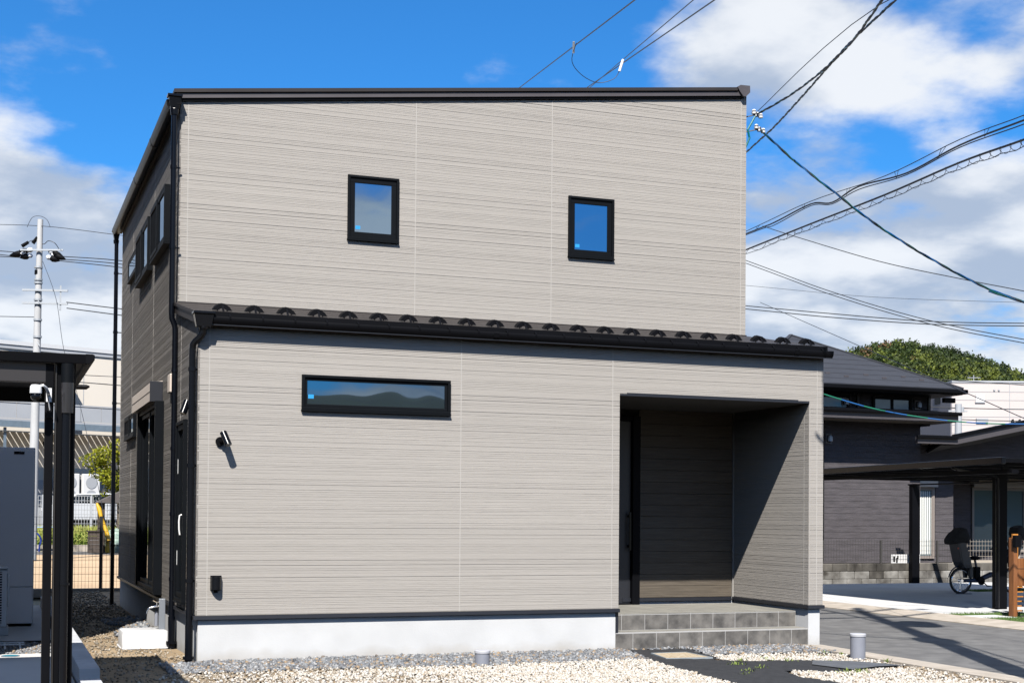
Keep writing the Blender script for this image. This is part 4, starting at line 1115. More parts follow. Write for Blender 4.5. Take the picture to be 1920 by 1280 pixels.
MB().cyl((18.0, 14.58, 4.2), (18.0, 14.58, 4.7), 0.03, n=8).build('downpipe', M['blackpipe'], nb); MB().cyl((20.1, 14.58, 4.2), (20.1, 14.58, 4.7), 0.03, n=8).build('downpipe', M['blackpipe'], nb)
# right wing roof: short eave then a rising verge
MB().box(19.2, 20.36, 13.80, 13.9, 3.41, 3.56).build('eave_fascia', M['nfascia'], nb)
MB().box(19.15, 20.36, 13.72, 13.80, 3.53, 3.61).build('gutter', M['black'], nb, bevel=0.015)
MB().prism([(20.36, 3.41), (28.0, 4.90), (28.0, 5.10), (20.36, 3.58)], lambda a, b, t: (a, t, b), 13.80, 13.88).build('verge_board', M['nfascia'], nb)
MB().prism([(20.30, 3.585), (28.0, 5.105), (28.0, 5.16), (20.30, 3.65)], lambda a, b, t: (a, t, b), 13.74, 13.92).build('gutter', M['black'], nb)
MB().hexa([(20.30, 13.92, 3.54), (28, 13.92, 5.06), (28, 20, 2.6), (20.30, 20, 1.6)], [(20.30, 13.92, 3.60), (28, 13.92, 5.12), (28, 20, 2.7), (20.30, 20, 1.7)]).build('roof', M['nroof'], nb)
MB().prism([(20.36, 3.40), (28.0, 4.89), (28.0, 4.93), (20.36, 3.44)], lambda a, b, t: (a, t, b), 13.881, 14.96).build('soffit', M['soffit'], nb)
MB().box(19.86, 20.36, 13.9, 15, 3.44, 3.47).build('soffit', M['soffit'], nb)
MB().prism([(21.1, 2.70), (28, 2.70), (28, 4.88), (21.1, 3.53)], lambda a, b, t: (a, t, b), 14.95, 16.49).build('wall', M['nbrick'], nb)

# neighbour's carport
M['poly'] = bpy.data.materials.new('smoked_polycarbonate'); M['poly'].use_nodes = True
_nt = M['poly'].node_tree; _b = _nt.nodes['Principled BSDF']; _b.inputs['Base Color'].default_value = (0.006, 0.0065, 0.008, 1); _b.inputs['Roughness'].default_value = 0.3
_tr = _nt.nodes.new('ShaderNodeBsdfTransparent'); _tr.inputs[0].default_value = (0.55, 0.62, 0.72, 1)
_mx = _nt.nodes.new('ShaderNodeMixShader'); _mx.inputs[0].default_value = 0.27
_nt.links.new(_b.outputs[0], _mx.inputs[1]); _nt.links.new(_tr.outputs[0], _mx.inputs[2]); _nt.links.new(_mx.outputs[0], _nt.nodes['Material Output'].inputs[0])
c2 = thing('open_carport', 'wide black carport with flat smoked roof over the neighbour driveway', 'carport', (16.4, 8.5, 0.02))
CX0, CX1, CY0, CY1 = 12.95, 18.9, 3.3, 13.3
ztop = lambda y: 2.535 - 0.008 * (y - CY0)
RY1 = 11.2
for k in range(8):
    a = CY0 + (RY1 - CY0) * k / 8 + .02; b = CY0 + (RY1 - CY0) * (k + 1) / 8 - .02
    MB().hexa([(CX0, a, ztop(a) - .008), (CX1, a, ztop(a) - .008), (CX1, b, ztop(b) - .008), (CX0, b, ztop(b) - .008)], [(CX0, a, ztop(a)), (CX1, a, ztop(a)), (CX1, b, ztop(b)), (CX0, b, ztop(b))]).build('roof_panel', M['poly'], c2)
for k in range(9):
    y = CY0 + (RY1 - CY0) * k / 8
    MB().box(CX0 + .02, CX1, y - .03, y + .03, ztop(y) - .07, ztop(y) - .01).build('rafter', M['black'], c2)
MB().hexa([(CX0 - .05, CY0 - .1, ztop(CY0) - .10), (CX0 + .02, CY0 - .1, ztop(CY0) - .10), (CX0 + .02, CY1 + .1, ztop(CY1) - .10), (CX0 - .05, CY1 + .1, ztop(CY1) - .10)], [(CX0 - .06, CY0 - .1, ztop(CY0) + .01), (CX0 + .02, CY0 - .1, ztop(CY0) + .01), (CX0 + .02, CY1 + .1, ztop(CY1) + .01), (CX0 - .06, CY1 + .1, ztop(CY1) + .01)]).build('gutter', M['blackpipe'], c2, bevel=0.01)
MB().box(CX0 + .22, CX0 + .36, CY0, CY1, 2.295, ztop(CY1) - .1).build('beam', M['black'], c2)
MB().box(CX1 - .36, CX1 - .22, CY0, CY1, 2.385, ztop(CY1) - .1).build('beam', M['black'], c2)
for (x, y) in ((14.265, 4.90), (18.66, 13.20), (18.66, 4.90), (14.265, 13.20)):
    MB().box(x - .105, x + .105, y - .07, y + .07, 0.0, 2.42 if x < 16 else 2.385).build('post', M['black'], c2, bevel=0.008)
MB().box(14.23, 14.37, 4.80, 4.83, 2.36, 2.52).build('post_cap', M['blackpipe'], c2, bevel=0.006)
MB().tube([(13.24, 4.85, 2.50), (13.24, 4.84, 2.43), (13.3, 4.83, 2.41), (14.10, 4.80, 2.30), (14.13, 4.79, 2.26), (14.13, 4.79, 0.05)], 0.032, 8).build('drainpipe', M['blackpipe'], c2, smooth=True)

# bicycle with child seats
bk = thing('bicycle', 'dark blue bicycle with black hooded child seats on the shaded driveway', 'bicycle', (17.2, 8.97, 0.02))
M['bblue'] = mat('navy_frame', (0.010, 0.020, 0.055), 0.3, coat=0.5)
M['rubber'] = mat('tyre_rubber', (0.015, 0.015, 0.015), 0.8)
M['fabric'] = mat('black_fabric', (0.012, 0.012, 0.013), 0.9, var=0.3, scale=20, bump=0.5, bscale=25)
M['seatgrey'] = mat('seat_shell', (0.035, 0.037, 0.042), 0.45)
BY = 8.97
def circ(c, r, n=28): return [(c[0] + r * math.cos(2 * math.pi * k / n), c[1], c[2] + r * math.sin(2 * math.pi * k / n)) for k in range(n + 1)]
def wheel(cx, r=0.255):
    w = MB().tube(circ((cx, BY, r + .022 + .02), r), 0.024, 8, cap=False).build('wheel', M['rubber'], bk, smooth=True); z = r + .042
    MB().tube(circ((cx, BY, z), r - .032), 0.014, 6, cap=False).build('rim', M['chrome'], w, smooth=True)
    MB().cyl((cx, BY - .05, z), (cx, BY + .05, z), 0.032, n=12).build('hub', M['chrome'], w, smooth=True)
    for k in range(14):
        a = 2 * math.pi * k / 14 + .1
        MB().cyl((cx + .03 * math.cos(a), BY + (.03 if k % 2 else -.03), z + .03 * math.sin(a)), (cx + (r - .03) * math.cos(a), BY, z + (r - .03) * math.sin(a)), 0.0028, n=4).build('spoke', M['chrome'], w)
    return z
zc_ = wheel(16.665); wheel(17.98)
MB().tube([(16.665, BY, .297), (17.1, BY, .30), (17.42, BY, .42), (17.62, BY, .42), (17.75, BY, .55), (17.80, BY, .92)], [0.035, .05, .055, .05, .032, .022], 10).build('frame', M['bblue'], bk, smooth=True)
MB().tube([(17.12, BY, .30), (17.05, BY, .60), (17.02, BY, .72)], 0.024, 8).build('seat_tube', M['bblue'], bk, smooth=True)
MB().tube([(17.80, BY, .90), (17.98, BY, .297)], 0.022, 8).build('fork', M['bblue'], bk, smooth=True)
MB().box(17.0, 17.13, BY - .05, BY + .05, .30, .58).build('battery', M['black'], bk, bevel=0.015)
mg = [(16.665 + .305 * math.cos(a), BY, .297 + .305 * math.sin(a)) for a in np.linspace(0.35, 2.9, 14)]
mb = MB()
for a, b in zip(mg, mg[1:]): mb.beam(a, b, 0.06, 0.006, (0, 1, 0)) if False else mb.tube([a, b], 0.014, 6)
mb.build('mudguard', M['bblue'], bk, smooth=True)
MB().tube([(16.62, BY - .06, .30), (16.60, BY - .06, .12), (16.45, BY - .12, .035), (16.85, BY - .12, .03)], 0.010, 6).build('stand', M['chrome'], bk)
MB().cyl((17.12, BY - .09, .29), (17.12, BY - .07, .29), 0.085, n=18).build('chain_ring', M['black'], bk, smooth=True)
MB().beam((17.12, BY - .11, .29), (17.24, BY - .11, .19), 0.02, 0.015).beam((17.20, BY - .16, .19), (17.28, BY - .16, .19), .05, .02).build('pedal_crank', M['black'], bk)
MB().tube([(17.62, BY - .26, .93), (17.72, BY - .22, .98), (17.80, BY - .05, .95), (17.80, BY + .05, .95), (17.72, BY + .22, .98), (17.62, BY + .26, .93)], 0.013, 8).build('handlebar', M['black'], bk, smooth=True)
MB().ball((17.02, BY, .76), .10, 12, 8, (1.3, .8, .45)).build('saddle', M['black'], bk, smooth=True)
MB().tube([(17.64, BY - .24, .96), (17.60, BY - .26, 1.02), (17.60, BY - .26, 1.07)], .02, 8).build('bell', M['white'], bk, smooth=True)
def child_seat(x0, z0, s, flip, hood=True):
    f = -1 if flip else 1
    P_ = lambda a, b: (x0 + f * a * s, z0 + b * s)
    side = [P_(.42, .0), P_(.30, .02), P_(.16, .12), P_(.06, .42), P_(.0, .66), P_(-.04, .70), P_(-.08, .66), P_(-.02, .40), P_(.06, .08), P_(.16, -.08), P_(.40, -.10)]
    sh = MB().prism(side, lambda a, b, t: (a, t, b), BY - .19 * s, BY + .19 * s).build('child_seat', M['seatgrey'], bk, bevel=0.02)
    for yy in (-.20, .18):
        wing = [P_(.40, -.06), P_(.36, .14), P_(.28, .36), P_(.18, .62), P_(.02, .70), P_(-.02, .60), P_(.06, .30), P_(.12, .0)]
        MB().prism(wing, lambda a, b, t: (a, t, b), BY + yy * s, BY + (yy + .025) * s).build('seat_side', M['seatgrey'], sh, bevel=0.008)
    for yy in (-.11, .11): MB().prism([P_(.34, -.05), P_(.46, -.05), P_(.46, -.34), P_(.38, -.34)], lambda a, b, t: (a, t, b), BY + (yy - .05) * s, BY + (yy + .05) * s).build('leg_guard', M['seatgrey'], sh, bevel=0.01)
    MB().box(*( [x0 - .045 * s, x0 - .02 * s] if not flip else [x0 + .02 * s, x0 + .045 * s]), BY - .192 * s, BY - .17 * s, z0 + .42 * s, z0 + .46 * s).build('reflector', mat('red_reflector', (0.6, 0.05, 0.01), 0.3), sh)
    if flip: hp_f = [(-.20, .50), (-.23, .66), (-.14, .86), (.02, .96), (.17, .90), (.22, .70), (.16, .52)]
    else: hp_f = [(-.20, .54), (-.21, .66), (-.06, .84), (.14, .98), (.24, .96), (.33, .74), (.34, .56), (.10, .58)]
    secs = []
    for t_, k_ in ((-.20, .80), (-.185, .93), (-.10, 1.0), (0, 1.03), (.10, 1.0), (.185, .93), (.20, .80)):
        cx_ = sum(p[0] for p in hp_f) / len(hp_f); cz_ = sum(p[1] for p in hp_f) / len(hp_f); ring_ = []
        for i_, (a_, b_) in enumerate(hp_f):
            for f_ in (0, .5):
                n_ = hp_f[(i_ + 1) % len(hp_f)]; aa, bb = a_ + (n_[0] - a_) * f_, b_ + (n_[1] - b_) * f_
                w_ = 1 + .07 * mn.noise((aa * 14, t_ * 22, bb * 14)); q_ = P_(cx_ + (aa - cx_) * k_ * w_, cz_ + (bb - cz_) * k_ * w_); ring_.append((q_[0], BY + t_ * s * 1.1, q_[1]))
        secs.append(ring_)
    n_ = len(secs[0]); mb = MB()
    mb.add([p for r_ in secs for p in r_], [(i_ * n_ + k_, i_ * n_ + (k_ + 1) % n_, (i_ + 1) * n_ + (k_ + 1) % n_, (i_ + 1) * n_ + k_) for i_ in range(len(secs) - 1) for k_ in range(n_)] + [tuple(range(n_)), tuple(range((len(secs) - 1) * n_, len(secs) * n_))])
    mb.build('hood', M['fabric'], sh, smooth=True)
child_seat(16.52, 0.62, 0.78, False)
child_seat(18.12, 0.80, 0.66, True)

# wooden gate post with letter box, slatted screen and brick pillar
M['cedar'] = mat('brown_timber', (0.13, 0.045, 0.014), 0.6, col2=(0.24, 0.095, 0.03), scale=5, stretch=(8, 8, .6), detail=6)
M['orangewood'] = mat('orange_timber', (0.42, 0.17, 0.03), 0.5, var=0.15, scale=5, stretch=(8, 8, .6))
wg = thing('timber_screen', 'brown timber gate screen with letter box at the driveway edge', 'screen', (13.5, 3.3, 0))
MB().box(13.21, 13.285, 3.30, 3.42, 0, 1.27).build('post', M['cedar'], wg, bevel=0.006)
MB().box(13.30, 13.40, 3.42, 3.46, 0.92, 1.33).build('board', M['orangewood'], wg, bevel=0.004)
MB().box(13.29, 13.75, 3.36, 3.40, 0.78, 0.94).build('board', M['cedar'], wg, bevel=0.004)
MB().box(13.29, 13.75, 3.37, 3.40, 0.50, 0.775).build('board', M['cedar'], wg, bevel=0.004)
MB().box(13.45, 13.52, 3.28, 3.34, 0, 1.46).build('post', M['cedar'], wg, bevel=0.006)
for k in range(6): MB().box(13.29, 13.45, 3.36, 3.42, 0.10 + k * .075, 0.118 + k * .075).build('slat', M['orangewood'], wg)
MB().box(13.18, 13.29, 3.22, 3.30, 1.12, 1.31).build('letter_box', M['black'], wg, bevel=0.01)
M['pbrick'] = mat('pink_white_brick', (0.42, 0.31, 0.27), 0.85, col2=(0.55, 0.48, 0.45), scale=14, detail=6, bump=0.3, bscale=40, islandvar=0.12)
bp_ = thing('brick_pillar', 'pale pink brick pillar next to the timber screen', 'pillar', (13.5, 2.9, 0))
for r in range(5):
    for i in range(2):
        MB().box(13.30 + i * .30, 13.594 + i * .30, 2.80 - .0, 3.10, r * .125, r * .125 + .117).build('brick', M['pbrick'], bp_, bevel=0.004)
MB().box(13.31, 13.88, 2.81, 3.09, 0, .615).build('mortar', M['grout'], bp_)

# utility pole just outside the frame on the right: its shadow crosses the road
M['conc'] = mat('pole_concrete', (0.36, 0.365, 0.37), 0.85, col2=(0.45, 0.45, 0.45), scale=3, stretch=(2, 2, .4), detail=7)
M['cable'] = mat('black_cable', (0.016, 0.018, 0.022), 0.5)
M['steel'] = mat('galvanised_steel', (0.38, 0.40, 0.42), 0.45, metal=0.4)
M['ceram'] = mat('insulator_white', (0.75, 0.76, 0.78), 0.25)
q = thing('street_pole', 'concrete utility pole with transformer beside the road kerb', 'utility pole', (6.95, -5.2, 0))
MB().cyl((6.95, -5.2, 0), (6.95, -5.2, 13.2), 0.19, 0.10, n=20).build('shaft', M['conc'], q, smooth=True)
for z in (12.6, 11.4): MB().box(5.7, 8.2, -5.36, -5.28, z - .04, z + .04).build('crossarm', M['steel'], q)
for x in (5.8, 6.4, 7.5, 8.1): MB().lathe([(.03, 0), (.06, .02), (.04, .09), (.06, .12), (.03, .2)], (x, -5.32, 12.64), 10).build('insulator', M['ceram'], q, smooth=True)
MB().lathe([(.02, 0), (.28, .02), (.30, .1), (.30, .75), (.26, .85), (.05, .9)], (7.45, -5.05, 9.0), 18).build('transformer', M['steel'], q, smooth=True)
MB().box(6.95, 7.5, -5.24, -5.16, 9.2, 9.28).build('bracket', M['steel'], q)
for z in np.arange(2.4, 11.5, .45): MB().cyl((6.95, -5.2, z), (6.95 + (.32 if int(z / .45) % 2 else -.32), -5.2, z), 0.011, n=5).build('step_bolt', M['steel'], q)
MB().box(6.75, 7.15, -5.40, -5.0, 6.4, 7.0).build('junction_box', M['black'], q)

# ================================================================== OVERHEAD LINES
def smooth_pts(P, n=6):
    P = [Vector(p) for p in P]
    if len(P) == 2:
        a, b = P; L = (b - a).length; sag = 0.0
        return [tuple(a.lerp(b, i / 8)) for i in range(9)]
    out = []
    for i in range(len(P) - 1):
        p0 = P[max(i - 1, 0)]; p1 = P[i]; p2 = P[i + 1]; p3 = P[min(i + 2, len(P) - 1)]
        for k in range(n):
            t = k / n
            out.append(tuple(0.5 * ((2 * p1) + (p2 - p0) * t + (2 * p0 - 5 * p1 + 4 * p2 - p3) * t * t + (3 * p1 - p0 - 3 * p2 + p3) * t ** 3)))
    out.append(tuple(P[-1])); return out
def ext(P, a=0.0, b=0.0):
    P = [Vector(p) for p in P]
    if a: P.insert(0, P[0] + (P[0] - P[1]).normalized() * a)
    if b: P.append(P[-1] + (P[-1] - P[-2]).normalized() * b)
    return P
def cable(P, r, label, group=None, m=None, cat='cable', name='cable', a=0, b=0, n=5):
    o = MB().tube(smooth_pts(ext(P, a, b)), r, n).build(name, m or M['cable'], smooth=True)
    return tag(o, label, cat, group)
def twisted(P, r, label, m1, m2, a=0, b=0, pitch=0.55):
    pts = [Vector(p) for p in smooth_pts(ext(P, a, b), 14)]
    t = thing('service_cable', label, 'cable', pts[0])
    d = [0]
    for u, v in zip(pts, pts[1:]): d.append(d[-1] + (v - u).length)
    dense = []
    for i in range(len(pts) - 1):
        k = max(1, int((d[i + 1] - d[i]) / 0.07))
        for j in range(k): dense.append((pts[i].lerp(pts[i + 1], j / k), d[i] + (d[i + 1] - d[i]) * j / k, (pts[i + 1] - pts[i]).normalized()))
    for ph, m in ((0, m1), (math.pi, m2), (math.pi / 2, M['cable'])):
        out = []
        for p, s, dr in dense:
            x = dr.cross(Vector((0, 0, 1))).normalized(); y = dr.cross(x); a_ = s / pitch * 6.283 + ph
            out.append(tuple(p + (x * math.cos(a_) + y * math.sin(a_)) * r * 1.05))
        MB().tube(out, r, 5).build('strand', m, t, smooth=True)
    return t
M['green'] = mat('green_sheath', (0.0, 0.055, 0.05), 0.35)
M['blue'] = mat('blue_sheath', (0.0, 0.07, 0.22), 0.35)
M['greenb'] = mat('bright_green_sheath', (0.0, 0.13, 0.075), 0.35)
M['blueb'] = mat('bright_blue_sheath', (0.0, 0.075, 0.25), 0.35)
cable([(12.66, 24.5, 14.41), (8.27, 7.01, 10.46), (7.39, 3.51, 9.67), (6.15, -5.32, 12.82)], 0.013, 'single power line crossing the blue sky, leftmost of three over the roof', 'power lines over the roof', a=25)
cable([(14.7, 23.74, 14.47), (9.22, 6.65, 10.47), (8.12, 3.23, 9.67), (6.4, -5.32, 12.82)], 0.010, 'thin middle power line crossing the sky over the roof', 'power lines over the roof', a=25)
cable([(14.62, 23.77, 14.47), (10.05, 7.41, 10.85), (9.14, 4.14, 10.13), (7.5, -5.32, 12.82)], 0.014, 'rightmost power line over the roof, with a pale clamp', 'power lines over the roof', a=25)
j = thing('jumper_wire', 'drooping jumper wire clipped between two power lines over the roof', 'cable', (10, 13.5, 11.4))
MB().tube(smooth_pts([(9.72, 13.0, 11.80), (9.77, 13.36, 11.52), (10.09, 13.57, 11.32), (10.5, 13.63, 11.21), (10.83, 13.51, 11.29), (10.96, 13.45, 11.48), (11.0, 13.4, 11.62)]), 0.008, 5).build('loop', M['cable'], j, smooth=True)
MB().cyl((9.70, 13.1, 11.86), (9.74, 13.2, 11.64), 0.025, n=8).build('clamp', M['steel'], j); MB().cyl((11.02, 13.4, 11.72), (10.95, 13.44, 11.46), 0.03, n=8).build('clamp', M['ceram'], j)
K = 0.9585; C0 = Vector((-1.95782, -14.61901, 1.56231))
def pull(p, k=K): return tuple(C0 + (Vector(p) - C0) * k)
twisted([(6.90, -5.05, 6.60), (6.12, -3.48, 6.58), (6.17, -3.34, 6.59), (6.70, -1.90, 6.76), (7.15, -0.62, 6.86), (7.50, 0.55, 6.97), (7.66, 1.35, 7.03), (7.76, 2.0, 7.08)], 0.0075, 'dark green twisted service cable running up from the upper house insulator', M['green'], M['cable'])
twisted([(6.88, -5.05, 6.50), (6.00, -3.42, 6.58), (6.05, -3.29, 6.59), (6.65, -1.92, 6.71), (7.31, -0.46, 6.96), (7.96, 1.11, 7.14), (8.98, 3.6, 7.44), (9.62, 5.5, 7.6)], 0.008, 'dark green twisted service cable passing behind the house corner', M['green'], M['cable'], b=14)
cable([(6.95, -5.05, 6.75), (6.33, -2.87, 6.73), (7.75, 2.0, 7.10)], 0.005, 'thin steel wire tied to the upper house insulator')
twisted([pull((8.24, 2.71, 7.1)), (8.30, 1.95, 6.50), (8.75, 1.55, 5.97), (9.26, 1.4, 5.58), (9.95, 1.16, 5.13), (10.63, 0.91, 4.75), (11.18, 0.71, 4.53), (11.66, 0.53, 4.37)], 0.009, 'blue green twisted cable sagging from the lower house insulator to the right', M['green'], M['blue'], b=12)
c1 = [(18.2, 20.4, 9.78), (17.73, 16.31, 9.74), (17.14, 12.26, 9.43), (16.15, 8.37, 9.19), (15.29, 5.5, 8.82), (14.24, 2.69, 8.43)]
c1 = [pull(p, .58) for p in c1]
t = thing('telephone_bundle', 'hung telephone cable bundle with clips, upper of two crossing the clouds', 'cable', c1[0])
MB().tube(smooth_pts(ext(c1, 8, 4)), 0.006, 5).build('messenger', M['cable'], t, smooth=True)
c1b = [(18.2, 20.4, 9.71), (17.88, 18.39, 9.6), (17.73, 16.31, 9.67), (17.69, 15.26, 9.49), (17.15, 13.33, 9.42), (16.99, 11.26, 9.25), (16.16, 8.37, 9.08), (15.29, 5.5, 8.73), (14.24, 2.7, 8.3)]
c1b = [pull(p, .58) for p in c1b]
MB().tube(smooth_pts(ext(c1b, 8, 4)), 0.0115, 5).build('bundle', M['cable'], t, smooth=True)
MB().tube(smooth_pts([(p[0], p[1], p[2] + .012 * math.sin(i * 2.2) - .03) for i, p in enumerate(map(Vector, ext(c1b, 8, 4)))]), 0.007, 5).build('bundle', M['cable'], t, smooth=True)
s1_, s2_ = smooth_pts(c1, 8), smooth_pts(c1b, 5)
for i in range(2, 40, 5):
    p = Vector(s1_[i]); k = min(s2_, key=lambda w: (Vector(w) - p).length)
    MB().tube([tuple(p), tuple(Vector(k) + Vector((0, 0, -.02))), tuple(p + Vector((.0, -.08, 0)))], 0.004, 4).build('clip', M['cable'], t)
c2_ = [(18.21, 20.41, 9.25), (17.74, 16.32, 9.16), (17.15, 12.27, 9.0), (16.16, 8.38, 8.73), (15.29, 5.5, 8.38), (14.24, 2.7, 7.99)]
c2_ = [pull(p, .58) for p in c2_]
t = thing('lashed_bundle', 'thick telephone cable wound with a loose spiral wire, lower of two', 'cable', c2_[0])
MB().tube(smooth_pts(ext(c2_, 8, 4)), 0.0125, 6).build('bundle', M['cable'], t, smooth=True)
lo = [Vector(p) + Vector((0, 0, -.075)) for p in smooth_pts(ext(c2_, 8, 4), 8)]
MB().tube([tuple(p + Vector((0, 0, .011 * math.sin(i * 1.9)))) for i, p in enumerate(lo)], 0.005, 5).build('wire', M['cable'], t, smooth=True)
sp = []
up_ = [Vector(p) for p in smooth_pts(ext(c2_, 8, 4), 48)]
for i, p in enumerate(up_): sp.append(tuple(p + Vector((0.04 * math.cos(i * .8), 0, -.035 + .048 * math.sin(i * .8)))))
MB().tube(sp, 0.0034, 4).build('spiral', M['cable'], t)
far_ = 'distant lines above the hill'
cable([(23.78, 28.95, 12.02), (23.96, 26.76, 11.2), (24.78, 23.29, 9.86), (25.27, 19.93, 8.81), (25.7, 17.64, 8.12), (25.97, 15.43, 7.45)], 0.014, 'thin lone wire sloping down to the right across the big cloud', far_, b=10)
for i, (dz, lab) in enumerate(((0, 'upper of two parallel wires sloping down to the right towards the hill'), (-.12, 'lower of two parallel wires sloping down to the right towards the hill'))):
    cable([(28.26, 37.94, 12.63 + dz), (28.96, 32.39, 10.49 + dz), (29.4, 26.93, 8.69 + dz), (29.88, 22.51, 7.51 + dz), (30.39, 20.19, 6.93 + dz)], 0.016, lab, far_, a=20, b=10)
for i, (dz, lab) in enumerate(((0, 'upper of two nearly level wires above the hill'), (-.16, 'lower of two nearly level wires above the hill'))):
    cable([(33.33, 46.74, 12.19 + dz), (35.16, 41.81, 11.24 + dz * 1.1), (36.93, 36.9, 10.35 + dz * .8), (38.17, 32.18, 9.73 + dz * .7), (39.2, 29.67, 9.47 + dz * .7)], 0.022, lab, far_, a=20, b=10)
cable([(43.39, 64.25, 16.54), (47.68, 56.28, 14.9), (51.99, 48.3, 13.71), (53.89, 45.47, 13.34)], 0.012, 'faintest thin wire high above the hill', far_, a=20, b=10)
bgp = [(9.96, 4.38, 3.65), (10.3, 4.26, 3.52), (11.07, 3.98, 3.29), (11.86, 3.69, 3.15), (12.57, 3.42, 3.08), (13.29, 3.16, 3.07), (13.92, 2.92, 3.09)]
t = thing('striped_cable', 'bright blue and green banded cable sagging before the dark house', 'cable', bgp[0])
pp = [Vector(p) for p in smooth_pts(ext(bgp, 2.6, 3), 10)]
i = 0; k = 0
while i < len(pp) - 1:
    e = min(i + 4, len(pp) - 1)
    MB().tube([tuple(v) for v in pp[i:e + 1]], 0.011, 6).build('band', M['greenb'] if k % 2 else M['blueb'], t, smooth=True); i = e; k += 1
cable([(10.4, 1.02, 3.31), (9.82, -0.88, 2.8), (9.59, -1.86, 2.54)], 0.006, 'thin wire dropping steeply in front of the pale block', a=12, b=3)
cable([(23.8, 18.4, 5.54), (25.74, 17.68, 5.42), (26.89, 17.26, 5.35)], 0.012, 'thin grey wire just under the top of the pale block', a=1, b=8)
cable([(32.78, 31.06, 5.97), (34.76, 30.33, 5.92), (36.93, 29.52, 5.9)], 0.018, 'upper dark wire strung across the pale block', a=5, b=6)
cable([(32.79, 31.07, 5.53), (34.77, 30.33, 5.46), (36.94, 29.53, 5.43)], 0.018, 'lower dark wire strung across the pale block', a=5, b=6)

# ================================================================== BEHIND, LEFT
q = thing('utility_pole', 'pale concrete utility pole with black insulators above the factory roof', 'utility pole', (-0.78, 32.9, 0))
MB().cyl((-0.83, 32.9, 0), (-0.70, 32.75, 11.0), 0.17, 0.088, n=18).build('shaft', M['conc'], q, smooth=True)
for z in (9.45, 9.05, 8.95, 8.4, 7.75, 7.2): MB().cyl((-0.735, 32.78, z - .03), (-0.735, 32.78, z + .03), 0.135, n=14).build('band', M['steel'], q, smooth=True)
MB().cyl((-0.738, 32.80, 9.22), (-0.735, 32.80, 9.36), 0.122, n=14).build('tape', M['black'], q, smooth=True)
for z in (8.68, 8.26):
    MB().beam((-1.22, 32.82, z + .02), (0.16, 32.32, z - .0), 0.06, 0.06).build('crossarm', M['steel'], q)
MB().beam((-0.06, 32.42, 8.05), (-0.06, 32.42, 8.85), 0.05, 0.05).build('arm_post', M['steel'], q)
MB().beam((-1.3, 32.75, 9.97), (0.0, 32.4, 10.0), 0.05, 0.05).build('crossarm', M['steel'], q)
def ins(p0, p1):
    p0, p1 = Vector(p0), Vector(p1); m = p0.lerp(p1, .3)
    s = MB().tube([tuple(p0), tuple(p0.lerp(p1, .15)), tuple(m)], [.05, .085, .06], 10).build('insulator', M['ceram'], q, smooth=True)
    MB().tube([tuple(m), tuple(m.lerp(p1, .25)), tuple(m.lerp(p1, .6)), tuple(p1)], [.07, .105, .085, .02], 10).build('sleeve', M['black'], s, smooth=True)
for a, b in (((-0.92, 32.8, 10.02), (-1.42, 33.0, 9.90)), ((-1.12, 32.85, 9.92), (-1.62, 33.1, 9.82)), ((-0.93, 32.8, 9.84), (-1.3, 33.0, 9.76)), ((-0.43, 32.6, 9.97), (0.0, 32.45, 9.80)), ((-0.36, 32.6, 9.90), (0.08, 32.4, 9.70)), ((-0.50, 32.6, 9.78), (-0.10, 32.5, 9.66))): ins(a, b)
for a, b in (((-1.25, 32.9, 10.12), (-1.05, 32.85, 10.26)), ((-0.92, 32.8, 10.22), (-0.78, 32.75, 10.42))): MB().tube([a, b], [.06, .05], 10).build('fuse', M['black'], q, smooth=True)
MB().tube(smooth_pts([(-1.15, 32.9, 10.2), (-0.9, 32.8, 10.32), (-0.6, 32.7, 10.2), (-0.45, 32.6, 10.3), (-0.25, 32.5, 10.22), (-.1, 32.5, 10.0)]), 0.012, 5).build('lead', M['cable'], q)
MB().tube(smooth_pts([(-1.1, 32.9, 10.75), (-0.95, 32.8, 11.05), (-0.72, 32.7, 11.10), (-0.5, 32.7, 11.0), (-0.4, 32.6, 10.75)]), 0.008, 5).build('lead', M['cable'], q)
for z in (8.35, 7.0, 6.2): MB().cyl((-.74, 32.62, z), (-.66, 32.5, z - .12), .012, n=5).build('step_bolt', M['steel'], q)
G_ = 'wires on the pale utility pole'
